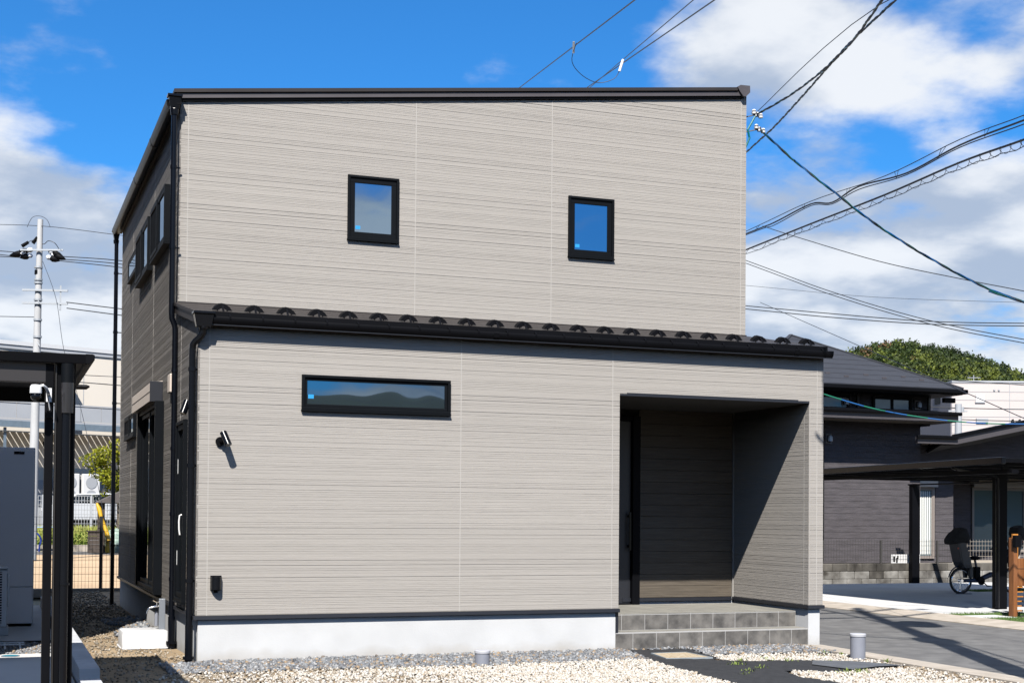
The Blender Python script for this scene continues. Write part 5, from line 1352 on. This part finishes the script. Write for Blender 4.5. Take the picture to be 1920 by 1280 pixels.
for P_, r, lab in (
    ([(-2.96, 36.77, 11.45), (-0.69, 32.74, 10.79), (1.29, 27.76, 9.73), (2.59, 24.09, 8.93)], .010, 'topmost thin wire passing the tip of the pale utility pole'),
    ([(-2.92, 35.71, 10.42), (-1.40, 33.0, 9.93)], .014, 'upper short wire reaching the pale pole insulators from the left'),
    ([(-2.92, 35.71, 10.33), (-1.6, 33.1, 9.82)], .014, 'middle short wire reaching the pale pole insulators from the left'),
    ([(-2.92, 35.72, 10.2), (-1.28, 33.0, 9.77)], .014, 'lower short wire reaching the pale pole insulators from the left'),
    ([(-0.0, 32.45, 9.80), (1.38, 28.8, 9.16), (2.72, 25.12, 8.39)], .014, 'upper wire from the pale pole insulators to the house side'),
    ([(0.08, 32.4, 9.70), (1.38, 28.8, 9.06), (2.72, 25.12, 8.28)], .014, 'middle wire from the pale pole insulators to the house side'),
    ([(-0.1, 32.5, 9.66), (1.38, 28.81, 8.96), (2.72, 25.12, 8.19)], .014, 'lower wire from the pale pole insulators to the house side'),
    ([(0.13, 32.40, 8.32), (1.4, 28.82, 7.71), (2.73, 25.14, 7.1)], .016, 'upper of two wires leaving the pole crossarm end'),
    ([(0.14, 32.40, 8.13), (1.4, 28.83, 7.52), (2.74, 25.14, 6.89)], .016, 'lower of two wires leaving the pole crossarm end'),
    ([(-2.89, 35.75, 8.15), (-0.85, 32.9, 7.85)], .012, 'single wire tied low on the pale pole from the left'),
    ([(-0.61, 32.74, 9.65), (-0.23, 31.55, 8.29), (-0.02, 30.44, 6.57), (0.34, 29.27, 5.09), (0.69, 27.05, 2.93), (0.95, 25.5, 1.2)], .008, 'stay wire slanting down from the pale pole'),
    ([(0.4, 35.63, 6.29), (1.91, 35.07, 6.23), (3.33, 34.54, 6.17)], .012, 'upper thin wire in front of the cream factory wall'),
    ([(-2.53, 36.73, 6.01), (-0.12, 35.83, 6.07), (1.92, 35.07, 5.94), (3.34, 34.55, 5.84)], .018, 'lower dark wire in front of the cream factory wall')):
    cable(P_, r, lab, G_)
for x, y, z, lab in ((-1.3, 36.3, 5.95, 'black cable splice case on the wire left of the carport post'), (0.65, 35.5, 5.86, 'black cable splice case on the wire right of the carport post')):
    t = thing('splice_case', lab, 'cable case', (x, y, z))
    MB().tube([(x - .38, y + .14, z + .01), (x - .30, y + .11, z), (x + .30, y - .11, z), (x + .40, y - .15, z + .02)], [.03, .085, .085, .03], 8).build('body', M['black'], t, smooth=True)
    MB().cyl((x, y, z + .08), (x, y, z + .14), .012, n=5).build('hook', M['cable'], t)

# factory
fd = Vector((5.28, 2.30, 0)).normalized(); fn_ = Vector((fd.y, -fd.x, 0)); fo = Vector((-1.82, 51.36, 0))
TF = lambda u, d, z: tuple(fo + fd * u + fn_ * d + Vector((0, 0, z)))
M['cream'] = mat('cream_wall', (0.60, 0.55, 0.48), 0.8, var=0.04, scale=.4, stretch=(1, 1, .1), detail=4)
M['palegrey'] = mat('pale_grey_metal', (0.33, 0.345, 0.37), 0.6, var=0.06, scale=.6)
M['steelblue'] = mat('blue_grey_steel', (0.13, 0.17, 0.21), 0.5, var=0.1)
M['darkmetal'] = mat('dark_corrugated', (0.10, 0.105, 0.11), 0.6)
M['frp'] = bpy.data.materials.new('grey_translucent_sheet'); M['frp'].use_nodes = True
_nt = M['frp'].node_tree; _b = _nt.nodes['Principled BSDF']; _b.inputs['Base Color'].default_value = (0.10, 0.11, 0.12, 1); _b.inputs['Roughness'].default_value = 0.6
_tr = _nt.nodes.new('ShaderNodeBsdfTransparent'); _tr.inputs[0].default_value = (0.95, 0.9, 0.82, 1)
_mx = _nt.nodes.new('ShaderNodeMixShader'); _mx.inputs[0].default_value = 0.34
_nt.links.new(_b.outputs[0], _mx.inputs[1]); _nt.links.new(_tr.outputs[0], _mx.inputs[2]); _nt.links.new(_mx.outputs[0], _nt.nodes['Material Output'].inputs[0])
fa = thing('factory', 'long cream factory building with grey walkway and steel canopy', 'factory', TF(2, 0, 0.9))
MB(TF).box(-25, 26, -20, 0, 0, 9.0).build('wall', M['cream'], fa)
MB(TF).box(-25, 26, -20, 0.10, 9.02, 9.20).build('parapet_cap', mat('white_cap', (0.52, 0.53, 0.545), 0.5), fa)
MB(TF).box(-25, 26, 0.001, 0.06, 8.84, 9.01).build('parapet_band', M['palegrey'], fa)
for u in np.arange(-24, 26, 2.0): MB(TF).box(u - .012, u + .012, 0.0, 0.012, 6.4, 8.83).build('panel_joint', M['palegrey'], fa)
for u in np.arange(-24.5, 26, 1.0): MB(TF).box(u - .49, u + .49, 1.72, 1.75, 5.62, 6.30).build('walkway_panel', M['palegrey'], fa)
MB(TF).box(-25, 26, 1.70, 1.78, 6.31, 6.37).build('rail', M['palegrey'], fa)
MB(TF).box(-25, 26, 1.66, 1.8, 5.50, 5.60).build('walkway', M['palegrey'], fa)
MB(TF).box(-25, 26, 1.9, 2.0, 5.22, 5.50).build('canopy_beam', M['steelblue'], fa)
for k in range(170):
    u = -25 + k * .30
    MB(TF).prism([(0.02, 5.12), (2.0, 5.02), (2.0, 5.06), (0.02, 5.16)], lambda a, b, t: (t, a, b), u, u + .235).build('canopy_slat', M['frp'], fa)
MB(TF).box(2.0, 3.3, 0.0, 0.6, 6.1, 7.55).build('plant_unit', M['palegrey'], fa)
MB(TF).box(2.08, 2.35, 0.6, 0.62, 6.75, 7.2).build('unit_grille', M['steelblue'], fa); MB(TF).box(2.5, 2.9, 0.6, 0.62, 6.55, 6.85).build('unit_plate', M['white'], fa)
for u in (2.5, 2.7, 2.9): MB(TF).ball((u, 0.62, 7.3), .07, 8, 6).build('unit_lamp', M['white'], fa)
MB(TF).box(-25, 26, 0.0, 0.012, 0.9, 3.0).build('wall_base', M['palegrey'], fa)
MB(TF).box(2.05, 2.2, 0.0, .05, 4.55, 4.75).build('wall_light', M['black'], fa)
for u0 in (-1.0, 5.0): MB(TF).box(u0, u0 + 2.4, 0.012, 0.05, 0.9, 3.4).build('roller_door', M['cream'], fa)
MB(TF).box(-0.6, -0.5, 1.8, 1.9, 0.9, 5.2).build('canopy_post', M['steelblue'], fa); MB(TF).box(5.4, 5.5, 1.8, 1.9, 0.9, 5.2).build('canopy_post', M['steelblue'], fa)

# terrace with grass bank, cars, fence, play yard
tag(MB().add([(-18, 46.2, -0.1), (14, 46.2, -0.1), (14, 48.2, 0.75), (-18, 48.2, 0.75), (14, 75, 0.9), (-18, 75, 0.9)], [(0, 1, 2, 3), (3, 2, 4, 5)]).build('terrace_bank', mat('dry_grass', (0.20, 0.22, 0.05), 0.9, col2=(0.36, 0.37, 0.12), scale=2, detail=8, bump=0.5, bscale=10)), kind='structure')
tag(MB().box(-18, 14, 49.0, 49.2, 0.5, 0.905).box(-18, 14, 49.2, 62, 0.85, 0.905).build('parking_ground', M['gutterconc']), kind='structure')
def scatter_leaves(n, fn, size, name, m, parent=None, kind='stuff'):
    vs = np.zeros((n, 4, 3)); 
    for i in range(n):
        c = np.array(fn()); a = rng.normal(size=3); a /= np.linalg.norm(a); b = np.cross(a, rng.normal(size=3)); b /= np.linalg.norm(b); s = size * rng.uniform(.6, 1.3)
        vs[i] = [c - a * s, c - b * s * .6, c + a * s, c + b * s * .6]
    me = bpy.data.meshes.new(name)
    me.from_pydata(vs.reshape(-1, 3).tolist(), [], [(4 * i, 4 * i + 1, 4 * i + 2, 4 * i + 3) for i in range(n)])
    me.materials.append(m); o = bpy.data.objects.new(name, me); COL.objects.link(o)
    if parent is not None: attach(o, parent)
    if kind: tag(o, kind=kind)
    return o
def leafmat(name, cols, trans=0.3):
    m = mat(name, cols[0], 0.6, island=cols, spec=0.25)
    nt = m.node_tree; b = nt.nodes['Principled BSDF']
    tr = nt.nodes.new('ShaderNodeBsdfTranslucent'); mx = nt.nodes.new('ShaderNodeMixShader'); mx.inputs[0].default_value = trans
    src = b.inputs['Base Color'].links[0].from_socket
    nt.links.new(src, tr.inputs[0]); nt.links.new(b.outputs[0], mx.inputs[1]); nt.links.new(tr.outputs[0], mx.inputs[2]); nt.links.new(mx.outputs[0], nt.nodes['Material Output'].inputs[0])
    return m
M['shrub'] = leafmat('shrub_leaves', [(0.06, 0.11, 0.015), (0.12, 0.20, 0.025), (0.20, 0.26, 0.04), (0.08, 0.14, 0.02)])
M['ygleaf'] = leafmat('yellow_green_leaves', [(0.16, 0.20, 0.012), (0.30, 0.30, 0.015), (0.22, 0.26, 0.02), (0.38, 0.34, 0.03), (0.10, 0.14, 0.012)], 0.4)
def shrub_pt():
    x = rng.uniform(-6, 6); k = int(x / .9); h = .35 + .25 * math.sin(k * 2.7)
    y = 46.4 + rng.uniform(-.35, .35); return (x + rng.normal() * .1, y, -0.05 + abs(rng.normal()) * h * .8)
scatter_leaves(6000, shrub_pt, .06, 'shrubs', M['shrub'])
gv_ = []; gf_ = []
for _ in range(9000):
    x, y = random.uniform(-5, 6), random.uniform(46.3, 49.2); z = -0.1 + (y - 46.2) * .42 if y < 48.2 else .75; o = len(gv_); a = random.uniform(0, 6.28)
    gv_.extend([(x - .02, y, z), (x + .02, y, z), (x + .08 * math.cos(a), y + .08 * math.sin(a), z + random.uniform(.10, .28))]); gf_.append((o, o + 1, o + 2))
tag(MB().add(gv_, gf_).build('bank_grass', mat('straw_grass', (0.24, 0.26, 0.05), 0.8, var=.4, scale=8), recalc=False), kind='stuff')
cb = thing('concrete_kerb_row', 'row of weathered concrete kerb blocks beyond the sand lot', 'kerb', (0, 43.8, 0))
x = -8.0
while x < 5: MB().box(x + .01, x + .59, 43.65, 43.85, -.05, 0.24).build('block', M['gutterconc'], cb, bevel=.01); x += .6
bb = thing('concrete_weight', 'big pale concrete block with a hole near the fence', 'concrete block', (2.0, 42.6, 0))
MB().box(1.55, 3.1, 42.4, 42.9, -0.03, .50).build('block', M['cblock'], bb, bevel=.03); MB().box(2.25, 2.40, 42.39, 42.41, .12, .22).build('socket', M['black'], bb)
pl = thing('planter_box', 'dark brown timber planter box beside the play hut', 'planter', (1.65, 40.5, 0))
for k in range(5): MB().box(1.38, 1.92, 40.2, 40.7, .02 + k * .16, .165 + k * .16).build('plank', mat('old_timber', (0.06, 0.045, 0.035), .8, var=.2) if k == 0 else bpy.data.materials['old_timber'], pl)
MB().box(1.34, 1.96, 40.16, 40.74, .81, .86).build('rim', bpy.data.materials['old_timber'], pl)
ph = thing('play_hut', 'small brown roofed play hut behind the mesh fence', 'play hut', (2.4, 42, 0))
for x, y in ((1.95, 41.3), (1.95, 42.6), (3.6, 41.3), (3.6, 42.6)): MB().box(x - .09, x + .09, y - .09, y + .09, 0, 1.95).build('post', bpy.data.materials['old_timber'], ph)
MB().prism([(1.7, 1.92), (3.9, 1.92), (2.8, 2.45)], lambda a, b, t: (a, t, b), 41.0, 42.9).build('roof', mat('hut_roof', (0.075, 0.065, 0.062), .6), ph)
for k in range(6): MB().box(1.88, 1.91, 41.3, 42.6, .5 + k * .22, .68 + k * .22).build('plank', bpy.data.materials['old_timber'], ph)
ys = thing('play_slide', 'yellow plastic slide beside the play hut', 'slide', (1.9, 41.0, 0))
MB().tube([(1.72, 41.0, 1.9), (1.80, 40.95, 1.7), (1.88, 40.9, 1.35), (2.1, 40.8, .75), (2.15, 40.7, .45)], [.04, .09, .07, .08, .10], 10).build('chute', mat('yellow_plastic', (0.50, 0.29, 0.01), .5), ys, smooth=True)
MB().box(2.05, 2.2, 40.85, 40.95, 0, .7).build('support', bpy.data.materials['yellow_plastic'], ys)
tb = thing('netted_heap', 'heap of pale green netting lying beside the concrete block', 'net heap', (2.6, 41.5, 0))
mb = MB().ball((2.55, 41.5, .35), .62, 26, 18, (1.0, .7, .95))
mb.v = [tuple(Vector(v) * 1.0 + Vector((.10, .08, .10)) * mn.noise(Vector(v) * 5)) for v in mb.v]
mb.build('net', mat('green_net', (0.16, 0.24, 0.20), .8, col2=(0.36, 0.44, 0.38), scale=9, detail=6, bump=.8, bscale=14), tb, smooth=True)
MB().ball((2.75, 41.2, .95), .14, 10, 8).build('pink_ball', mat('pink', (.5, .03, .2), .5), tb)
hp_ = thing('blue_hoop_rail', 'blue tube hoop barrier in front of the shrubs', 'barrier', (-0.6, 42.8, 0))
MB().tube([(-.9, 42.8, .0)] + [(-.62 + .38 * math.cos(a), 42.8, .42 + .36 * math.sin(a)) for a in np.linspace(3.6, -.5, 16)] + [(-.3, 42.8, 0)], .035, 8).build('hoop', mat('blue_paint', (0.01, 0.03, 0.20), .4), hp_, smooth=True)
MB().tube([(-2.5, 42.9, .95), (.6, 42.9, .95)], .03, 6).build('rail', mat('light_blue_paint', (0.25, 0.36, 0.5), .4), hp_)
wf_ = thing('white_panel_fence', 'white wire panel fence in front of the parked cars', 'fence', (0, 48.8, .8))
mb = MB()
for x in np.arange(-8, 7, .12): mb.box(x - .012, x + .012, 48.78, 48.80, .75, 2.25)
for z in np.arange(.85, 2.3, .2): mb.box(-8, 7, 48.80, 48.815, z - .012, z + .012)
tag(mb.build('mesh_panel', mat('white_wire', (.30, .31, .32), .5), wf_, recalc=False), kind='stuff')
for x in np.arange(-8, 7.1, 2): MB().box(x - .04, x + .04, 48.74, 48.82, .7, 2.3).build('post', M['palegrey'], wf_)
def car(x, y, col, label):
    t = thing('parked_car', label, 'car', (x, y, .905))
    z0 = .905; paint = mat('car_paint', col, .25, spec=.6)
    side = [(-2.1, .35), (-2.15, .75), (-2.0, .95), (-1.3, 1.02), (-.75, 1.48), (1.1, 1.52), (1.75, 1.05), (2.1, .98), (2.15, .45), (1.9, .28), (-1.9, .28)]
    MB().prism(side, lambda a, b, tt: (x + a, tt, z0 + b), y - .8, y + .8).build('body', paint, t, bevel=.06)
    gl = [(-1.12, 1.06), (-.70, 1.42), (1.02, 1.46), (1.55, 1.06)]
    for yy in (-.815, .80): MB().prism(gl, lambda a, b, tt: (x + a, tt, z0 + b), y + yy, y + yy + .015).build('side_window', M['glass'], t)
    MB().hexa([(x - 1.28, y - .65, z0 + 1.045), (x - 1.28, y + .65, z0 + 1.045), (x - 1.30, y + .65, z0 + 1.05), (x - 1.30, y - .65, z0 + 1.05)], [(x - .80, y - .6, z0 + 1.45), (x - .80, y + .6, z0 + 1.45), (x - .82, y + .6, z0 + 1.46), (x - .82, y - .6, z0 + 1.46)]).build('windscreen', M['glass'], t)
    for dx in (-1.35, 1.35):
        for yy in (-.82, .62):
            w = MB().cyl((x + dx, y + yy, z0 + .31), (x + dx, y + yy + .2, z0 + .31), .31, n=20).build('wheel', M['rubber'], t, smooth=True)
            MB().cyl((x + dx, y + yy - .005, z0 + .31), (x + dx, y + yy, z0 + .31), .19, n=14).build('rim', M['chrome'], w)
    for yy in (-.7, .5): MB().box(x - 2.16, x - 2.09, y + yy, y + yy + .2, z0 + .68, z0 + .82).build('headlight', M['ceram'], t, bevel=.02)
    MB().box(x + 2.10, x + 2.16, y - .75, y - .5, z0 + .7, z0 + .9).build('tail_light', mat('tail_red', (.4, .01, .01), .3), t)
car(-2.6, 51.2, (.72, .73, .75), 'white parked car seen between tank and carport post')
car(2.2, 51.6, (.45, .47, .5), 'silver parked car behind the white fence near the play hut')
car(-7.2, 51.2, (.05, .06, .08), 'dark parked car behind the hot water tank')
aw = thing('outdoor_units', 'white air conditioner condensers standing along the factory wall', 'air conditioner', TF(3, 1.0, .9))
for u in (2.5, 3.5):
    MB(TF).box(u, u + .85, .7, 1.05, 1.9, 3.3).build('case', M['white'], aw, bevel=.03)
    for z in (2.3, 2.9): MB(TF).cyl((u + .42, 1.05, z), (u + .42, 1.07, z), .27, n=18).build('fan_guard', M['palegrey'], aw)
MB(TF).box(2.3, 4.6, .6, 1.2, .9, 1.89).build('plinth', M['palegrey'], aw)

def tree(name, label, base, h, trunk_r, crown_c, crown_r, n, leaf, m, blobs, group=None):
    t = thing(name, label, 'tree', base, group)
    b = Vector(base); c = Vector(crown_c)
    mb = MB().tube(smooth_pts([tuple(b), tuple(b.lerp(c, .4) + Vector((.06, .03, 0))), tuple(b.lerp(c, .8)), tuple(c)], 4), [trunk_r * (1 - .045 * i) for i in range(13)], 8)
    bl = []
    for i in range(blobs):
        d = Vector(rng.normal(size=3)); d.normalize(); p = c + Vector((d.x * crown_r[0], d.y * crown_r[1], d.z * crown_r[2])) * float(rng.uniform(.35, .95)); bl.append((p, float(rng.uniform(.28, .5)) * min(crown_r)))
        s = b.lerp(c, float(rng.uniform(.5, .9)))
        mb.tube([tuple(s), tuple(s.lerp(p, .5) + Vector((0, 0, .05))), tuple(p)], [trunk_r * .4, trunk_r * .25, trunk_r * .08], 5)
    mb.build('trunk', mat(name + '_bark', (.10, .08, .06), .9, var=.2), t, smooth=True)
    def pt():
        p, r = bl[int(rng.integers(len(bl)))]; d = rng.normal(size=3); d /= np.linalg.norm(d)
        return tuple(np.array(p) + d * r * rng.uniform(.3, 1.0) ** .5 * np.array([1.15, 1.15, .75]))
    scatter_leaves(n, pt, leaf, 'crown', m, t, kind=None)
tree('maple_tree', 'young yellow green tree in front of the factory beside the house corner', (3.05, 47.6, .5), 4, .09, (2.95, 47.6, 3.4), (1.35, 1.2, 1.25), 5200, .065, M['ygleaf'], 26)
tree('garden_tree', 'yellow tree top showing above the hot water tank', (-2.75, 48.5, .7), 4, .08, (-2.7, 48.5, 3.75), (.9, .9, .55), 2400, .06, M['ygleaf'], 14)

# ================================================================== BEHIND, RIGHT
M['rosewall'] = mat('pale_rose_panels', (0.47, 0.425, 0.41), 0.8, var=.03, scale=.3)
M['violetgrey'] = mat('violet_grey_wall', (0.19, 0.18, 0.20), .8, var=.04)
wdir = (Vector((46.52, 41.91, 0)) - Vector((43.12, 43.17, 0))).normalized(); wno = Vector((wdir.y, -wdir.x, 0)); wo_ = Vector((43.12, 43.17, 0))
TW = lambda u, d, z: tuple(wo_ + wdir * u + wno * d + Vector((0, 0, z)))
pb = thing('panel_building', 'large pale rose panelled building below the wooded hill', 'building', TW(4, -5, 0))
MB(TW).box(0, 16, -14, 0, 0, 8.42).build('wall', M['rosewall'], pb)
MB(TW).box(-.02, 16, -14, .03, 8.43, 8.52).build('parapet', M['palegrey'], pb)
MB(lambda u, d, z: TW(u, d, z)).box(-.06, -.005, -14, -.01, 0, 8.40).build('side_wall', M['violetgrey'], pb)
for z in np.arange(4.6, 8.4, .42): MB(TW).box(0, 16, 0, .012, z - .008, z + .008).build('panel_joint', M['palegrey'], pb)
for u in (2.9, 5.8): MB(TW).box(u - .015, u + .015, 0, .014, 0, 8.42).build('panel_joint', M['palegrey'], pb)
MB(TW).box(1.18, 1.62, .0, .05, 7.45, 7.84).build('window', M['white'], pb); MB(TW).box(1.15, 1.65, .0, .06, 7.40, 7.45).build('sill', M['palegrey'], pb)
MB(TW).box(1.2, 1.8, .012, .10, 6.42, 6.62).build('vent_louvre', M['palegrey'], pb)
for u in (2.12, 2.35): MB(TW).cyl((u, 0, 8.05), (u, .05, 8.05), .05, n=10).build('pipe_end', M['palegrey'], pb)
for u in (3.0, 3.35, 3.7): MB(TW).tube([(u, 0, 6.5), (u, .18, 6.55), (u + .05, .2, 6.35)], .05, 6).build('vent_cowl', M['black'], pb)
MB(lambda u, d, z: TW(u, d, z)).box(-.09, -.055, -2.6, -1.7, 7.5, 8.1).build('window', M['frame'], pb)
MB(TW).box(1.4, 1.43, -1, -.97, 8.5, 8.9).build('mast', M['palegrey'], pb); MB(TW).box(1.1, 1.75, -1, -.97, 8.75, 8.78).build('mast_arm', M['palegrey'], pb)
q = thing('distant_pole', 'small grey utility pole in front of the pale rose building', 'utility pole', (33.72, 30.73, 0))
MB().cyl((33.72, 30.73, 0), (33.72, 30.73, 6.1), .17, .13, n=12).build('shaft', M['palegrey'], q, smooth=True)
MB().beam((33.35, 30.87, 5.82), (34.05, 30.60, 5.82), .06, .06).build('crossarm', M['palegrey'], q)
MB().cyl((33.85, 30.65, 5.78), (33.85, 30.65, 5.98), .07, n=10).build('canister', M['steel'], q, smooth=True)

# hills: forested ridge to the right, a long ridge all round
def hz(x, y):
    a = math.atan2(x, y)                       # azimuth from +Y
    r = math.hypot(x, y)
    R0 = 640
    k = max(0.0, min(1.0, (r - 330) / (R0 - 330))); k = k * k * (3 - 2 * k)
    d = math.degrees(a)
    main = 73 * math.exp(-((d - 36.0) / (7.0 if d < 36.0 else 6.2)) ** 2) + 25 * math.exp(-((d - 42.5) / 3.6) ** 2)
    back = 63 * math.exp(-((abs(d) - 180) / 30.0) ** 2) + 44 * math.exp(-((d - 115) / 40.0) ** 2) + 40 * math.exp(-((d + 115) / 35.0) ** 2)
    return -1 + k * (main * (1 + .05 * mn.noise((x * .02, y * .02, 0))) + back * (1 + .25 * mn.noise((x * .006, y * .006, 3))))
hv = []; hf = []
na, nr = 240, 22
for j in range(nr + 1):
    r = 320 + 560 * j / nr
    for i in range(na):
        a = 2 * math.pi * i / na; x, y = r * math.sin(a), r * math.cos(a); hv.append((x, y, hz(x, y)))
for j in range(nr):
    for i in range(na): hf.append((j * na + i, j * na + (i + 1) % na, (j + 1) * na + (i + 1) % na, (j + 1) * na + i))
M['hill'] = mat('forest_floor', (0.010, 0.018, 0.008), .95, col2=(0.026, 0.040, 0.014), scale=.06, detail=9, bump=1.0, bscale=.2)
hf = [f_ for f_ in hf]
tag(MB().add(hv, hf).build('hills', M['hill'], smooth=True), kind='structure')
FM = []
for nm, cs in (('olive_leaves', [(.034, .050, .009), (.048, .066, .012), (.027, .040, .008)]), ('bright_leaves', [(.085, .112, .016), (.115, .135, .020), (.062, .085, .013)]),
               ('mid_green_leaves', [(.028, .048, .010), (.042, .064, .013), (.021, .036, .008)]), ('deep_green_leaves', [(.013, .026, .007), (.021, .036, .010), (.010, .020, .006)]),
               ('pine_leaves', [(.010, .020, .008), (.018, .030, .011), (.013, .024, .009)]), ('rusty_leaves', [(.11, .065, .028), (.15, .09, .04), (.08, .05, .02)])):
    FM.append(leafmat(nm, cs, .2))
def forest(name, n, a0, a1, r0, r1, weights, crown, leaves, lsz, conif=0.15):
    tpl = []
    for q_ in range(8):
        d = rng.normal(size=(leaves, 3)); d /= np.linalg.norm(d, axis=1)[:, None]
        lump = 1 + .30 * np.sin(d[:, 0] * 5 + q_) * np.cos(d[:, 1] * 4 + q_ * 2) + .12 * rng.normal(size=leaves)
        p = d * (rng.uniform(.5, 1.0, leaves) ** .5 * lump)[:, None]
        if q_ >= 6:
            h = rng.uniform(0, 1, leaves); th = rng.uniform(0, 6.283, leaves); rr_ = (1 - h) * .62 * (.6 + .4 * rng.uniform(0, 1, leaves)) * (1 + .25 * np.sin(h * 40))
            p = np.stack([rr_ * np.cos(th), rr_ * np.sin(th), -1 + 2.3 * h], 1)
        a = rng.normal(size=(leaves, 3)); a /= np.linalg.norm(a, axis=1)[:, None]; b = np.cross(a, d + .4 * rng.normal(size=(leaves, 3))); b /= np.linalg.norm(b, axis=1)[:, None] + 1e-9
        s_ = lsz * rng.uniform(.6, 1.4, leaves)[:, None]
        tpl.append(np.stack([p - a * s_, p - b * s_ * .8, p + a * s_, p + b * s_ * .8], 1))
    V = []; MI = []
    w = np.array(weights, float)
    for _ in range(n):
        dg = rng.uniform(a0, a1); a = R_(dg); r = rng.uniform(r0, r1); x, y = r * math.sin(a), r * math.cos(a)
        c = crown * rng.uniform(.5, 1.35); con = rng.uniform() < conif; hh = c * (rng.uniform(1.15, 1.5) if con else rng.uniform(.8, 1.2))
        t = tpl[int(rng.integers(6, 8)) if con else int(rng.integers(6))]; th = rng.uniform(0, 6.28); cs, sn = math.cos(th), math.sin(th)
        ww = w.copy(); pn = mn.noise((x * .018, y * .018, 4.0)); ww[1] *= max(0.05, 1 + 2.6 * pn); ww[3] *= max(.1, 1 - 2.0 * pn); ww /= ww.sum()
        k = 4 if con and rng.uniform() < .7 else int(rng.choice(6, p=ww))
        q2 = np.stack([t[..., 0] * cs - t[..., 1] * sn, t[..., 0] * sn + t[..., 1] * cs, t[..., 2]], -1) * np.array([c, c, hh]) + np.array([x, y, hz(x, y) + hh * .8])
        V.append(q2.reshape(-1, 3)); MI.append(np.full(leaves, k, np.int32))
    V = np.concatenate(V); MI = np.concatenate(MI); nq = len(V) // 4
    me = bpy.data.meshes.new(name)
    me.vertices.add(len(V)); me.vertices.foreach_set('co', V.astype(np.float32).ravel())
    me.loops.add(nq * 4); me.loops.foreach_set('vertex_index', np.arange(nq * 4, dtype=np.int32))
    me.polygons.add(nq); me.polygons.foreach_set('loop_start', np.arange(0, nq * 4, 4, dtype=np.int32)); me.update(calc_edges=True)
    for m in FM: me.materials.append(m)
    me.polygons.foreach_set('material_index', MI)
    o = bpy.data.objects.new(name, me); COL.objects.link(o); return tag(o, kind='stuff')
forest('forest', 2900, 30.5, 43, 430, 655, (3, 3, 3, 2, .3, .08), 2.5, 170, .14, .0)
forest('pine_forest', 420, 37.6, 43, 575, 690, (.5, .2, 1, 4, 3, 0), 2.7, 200, .13, .06)
forest('forest_edge', 380, 30.5, 43, 380, 440, (1, .5, 4, 2, 0, 0), 3.6, 260, .11, .02)
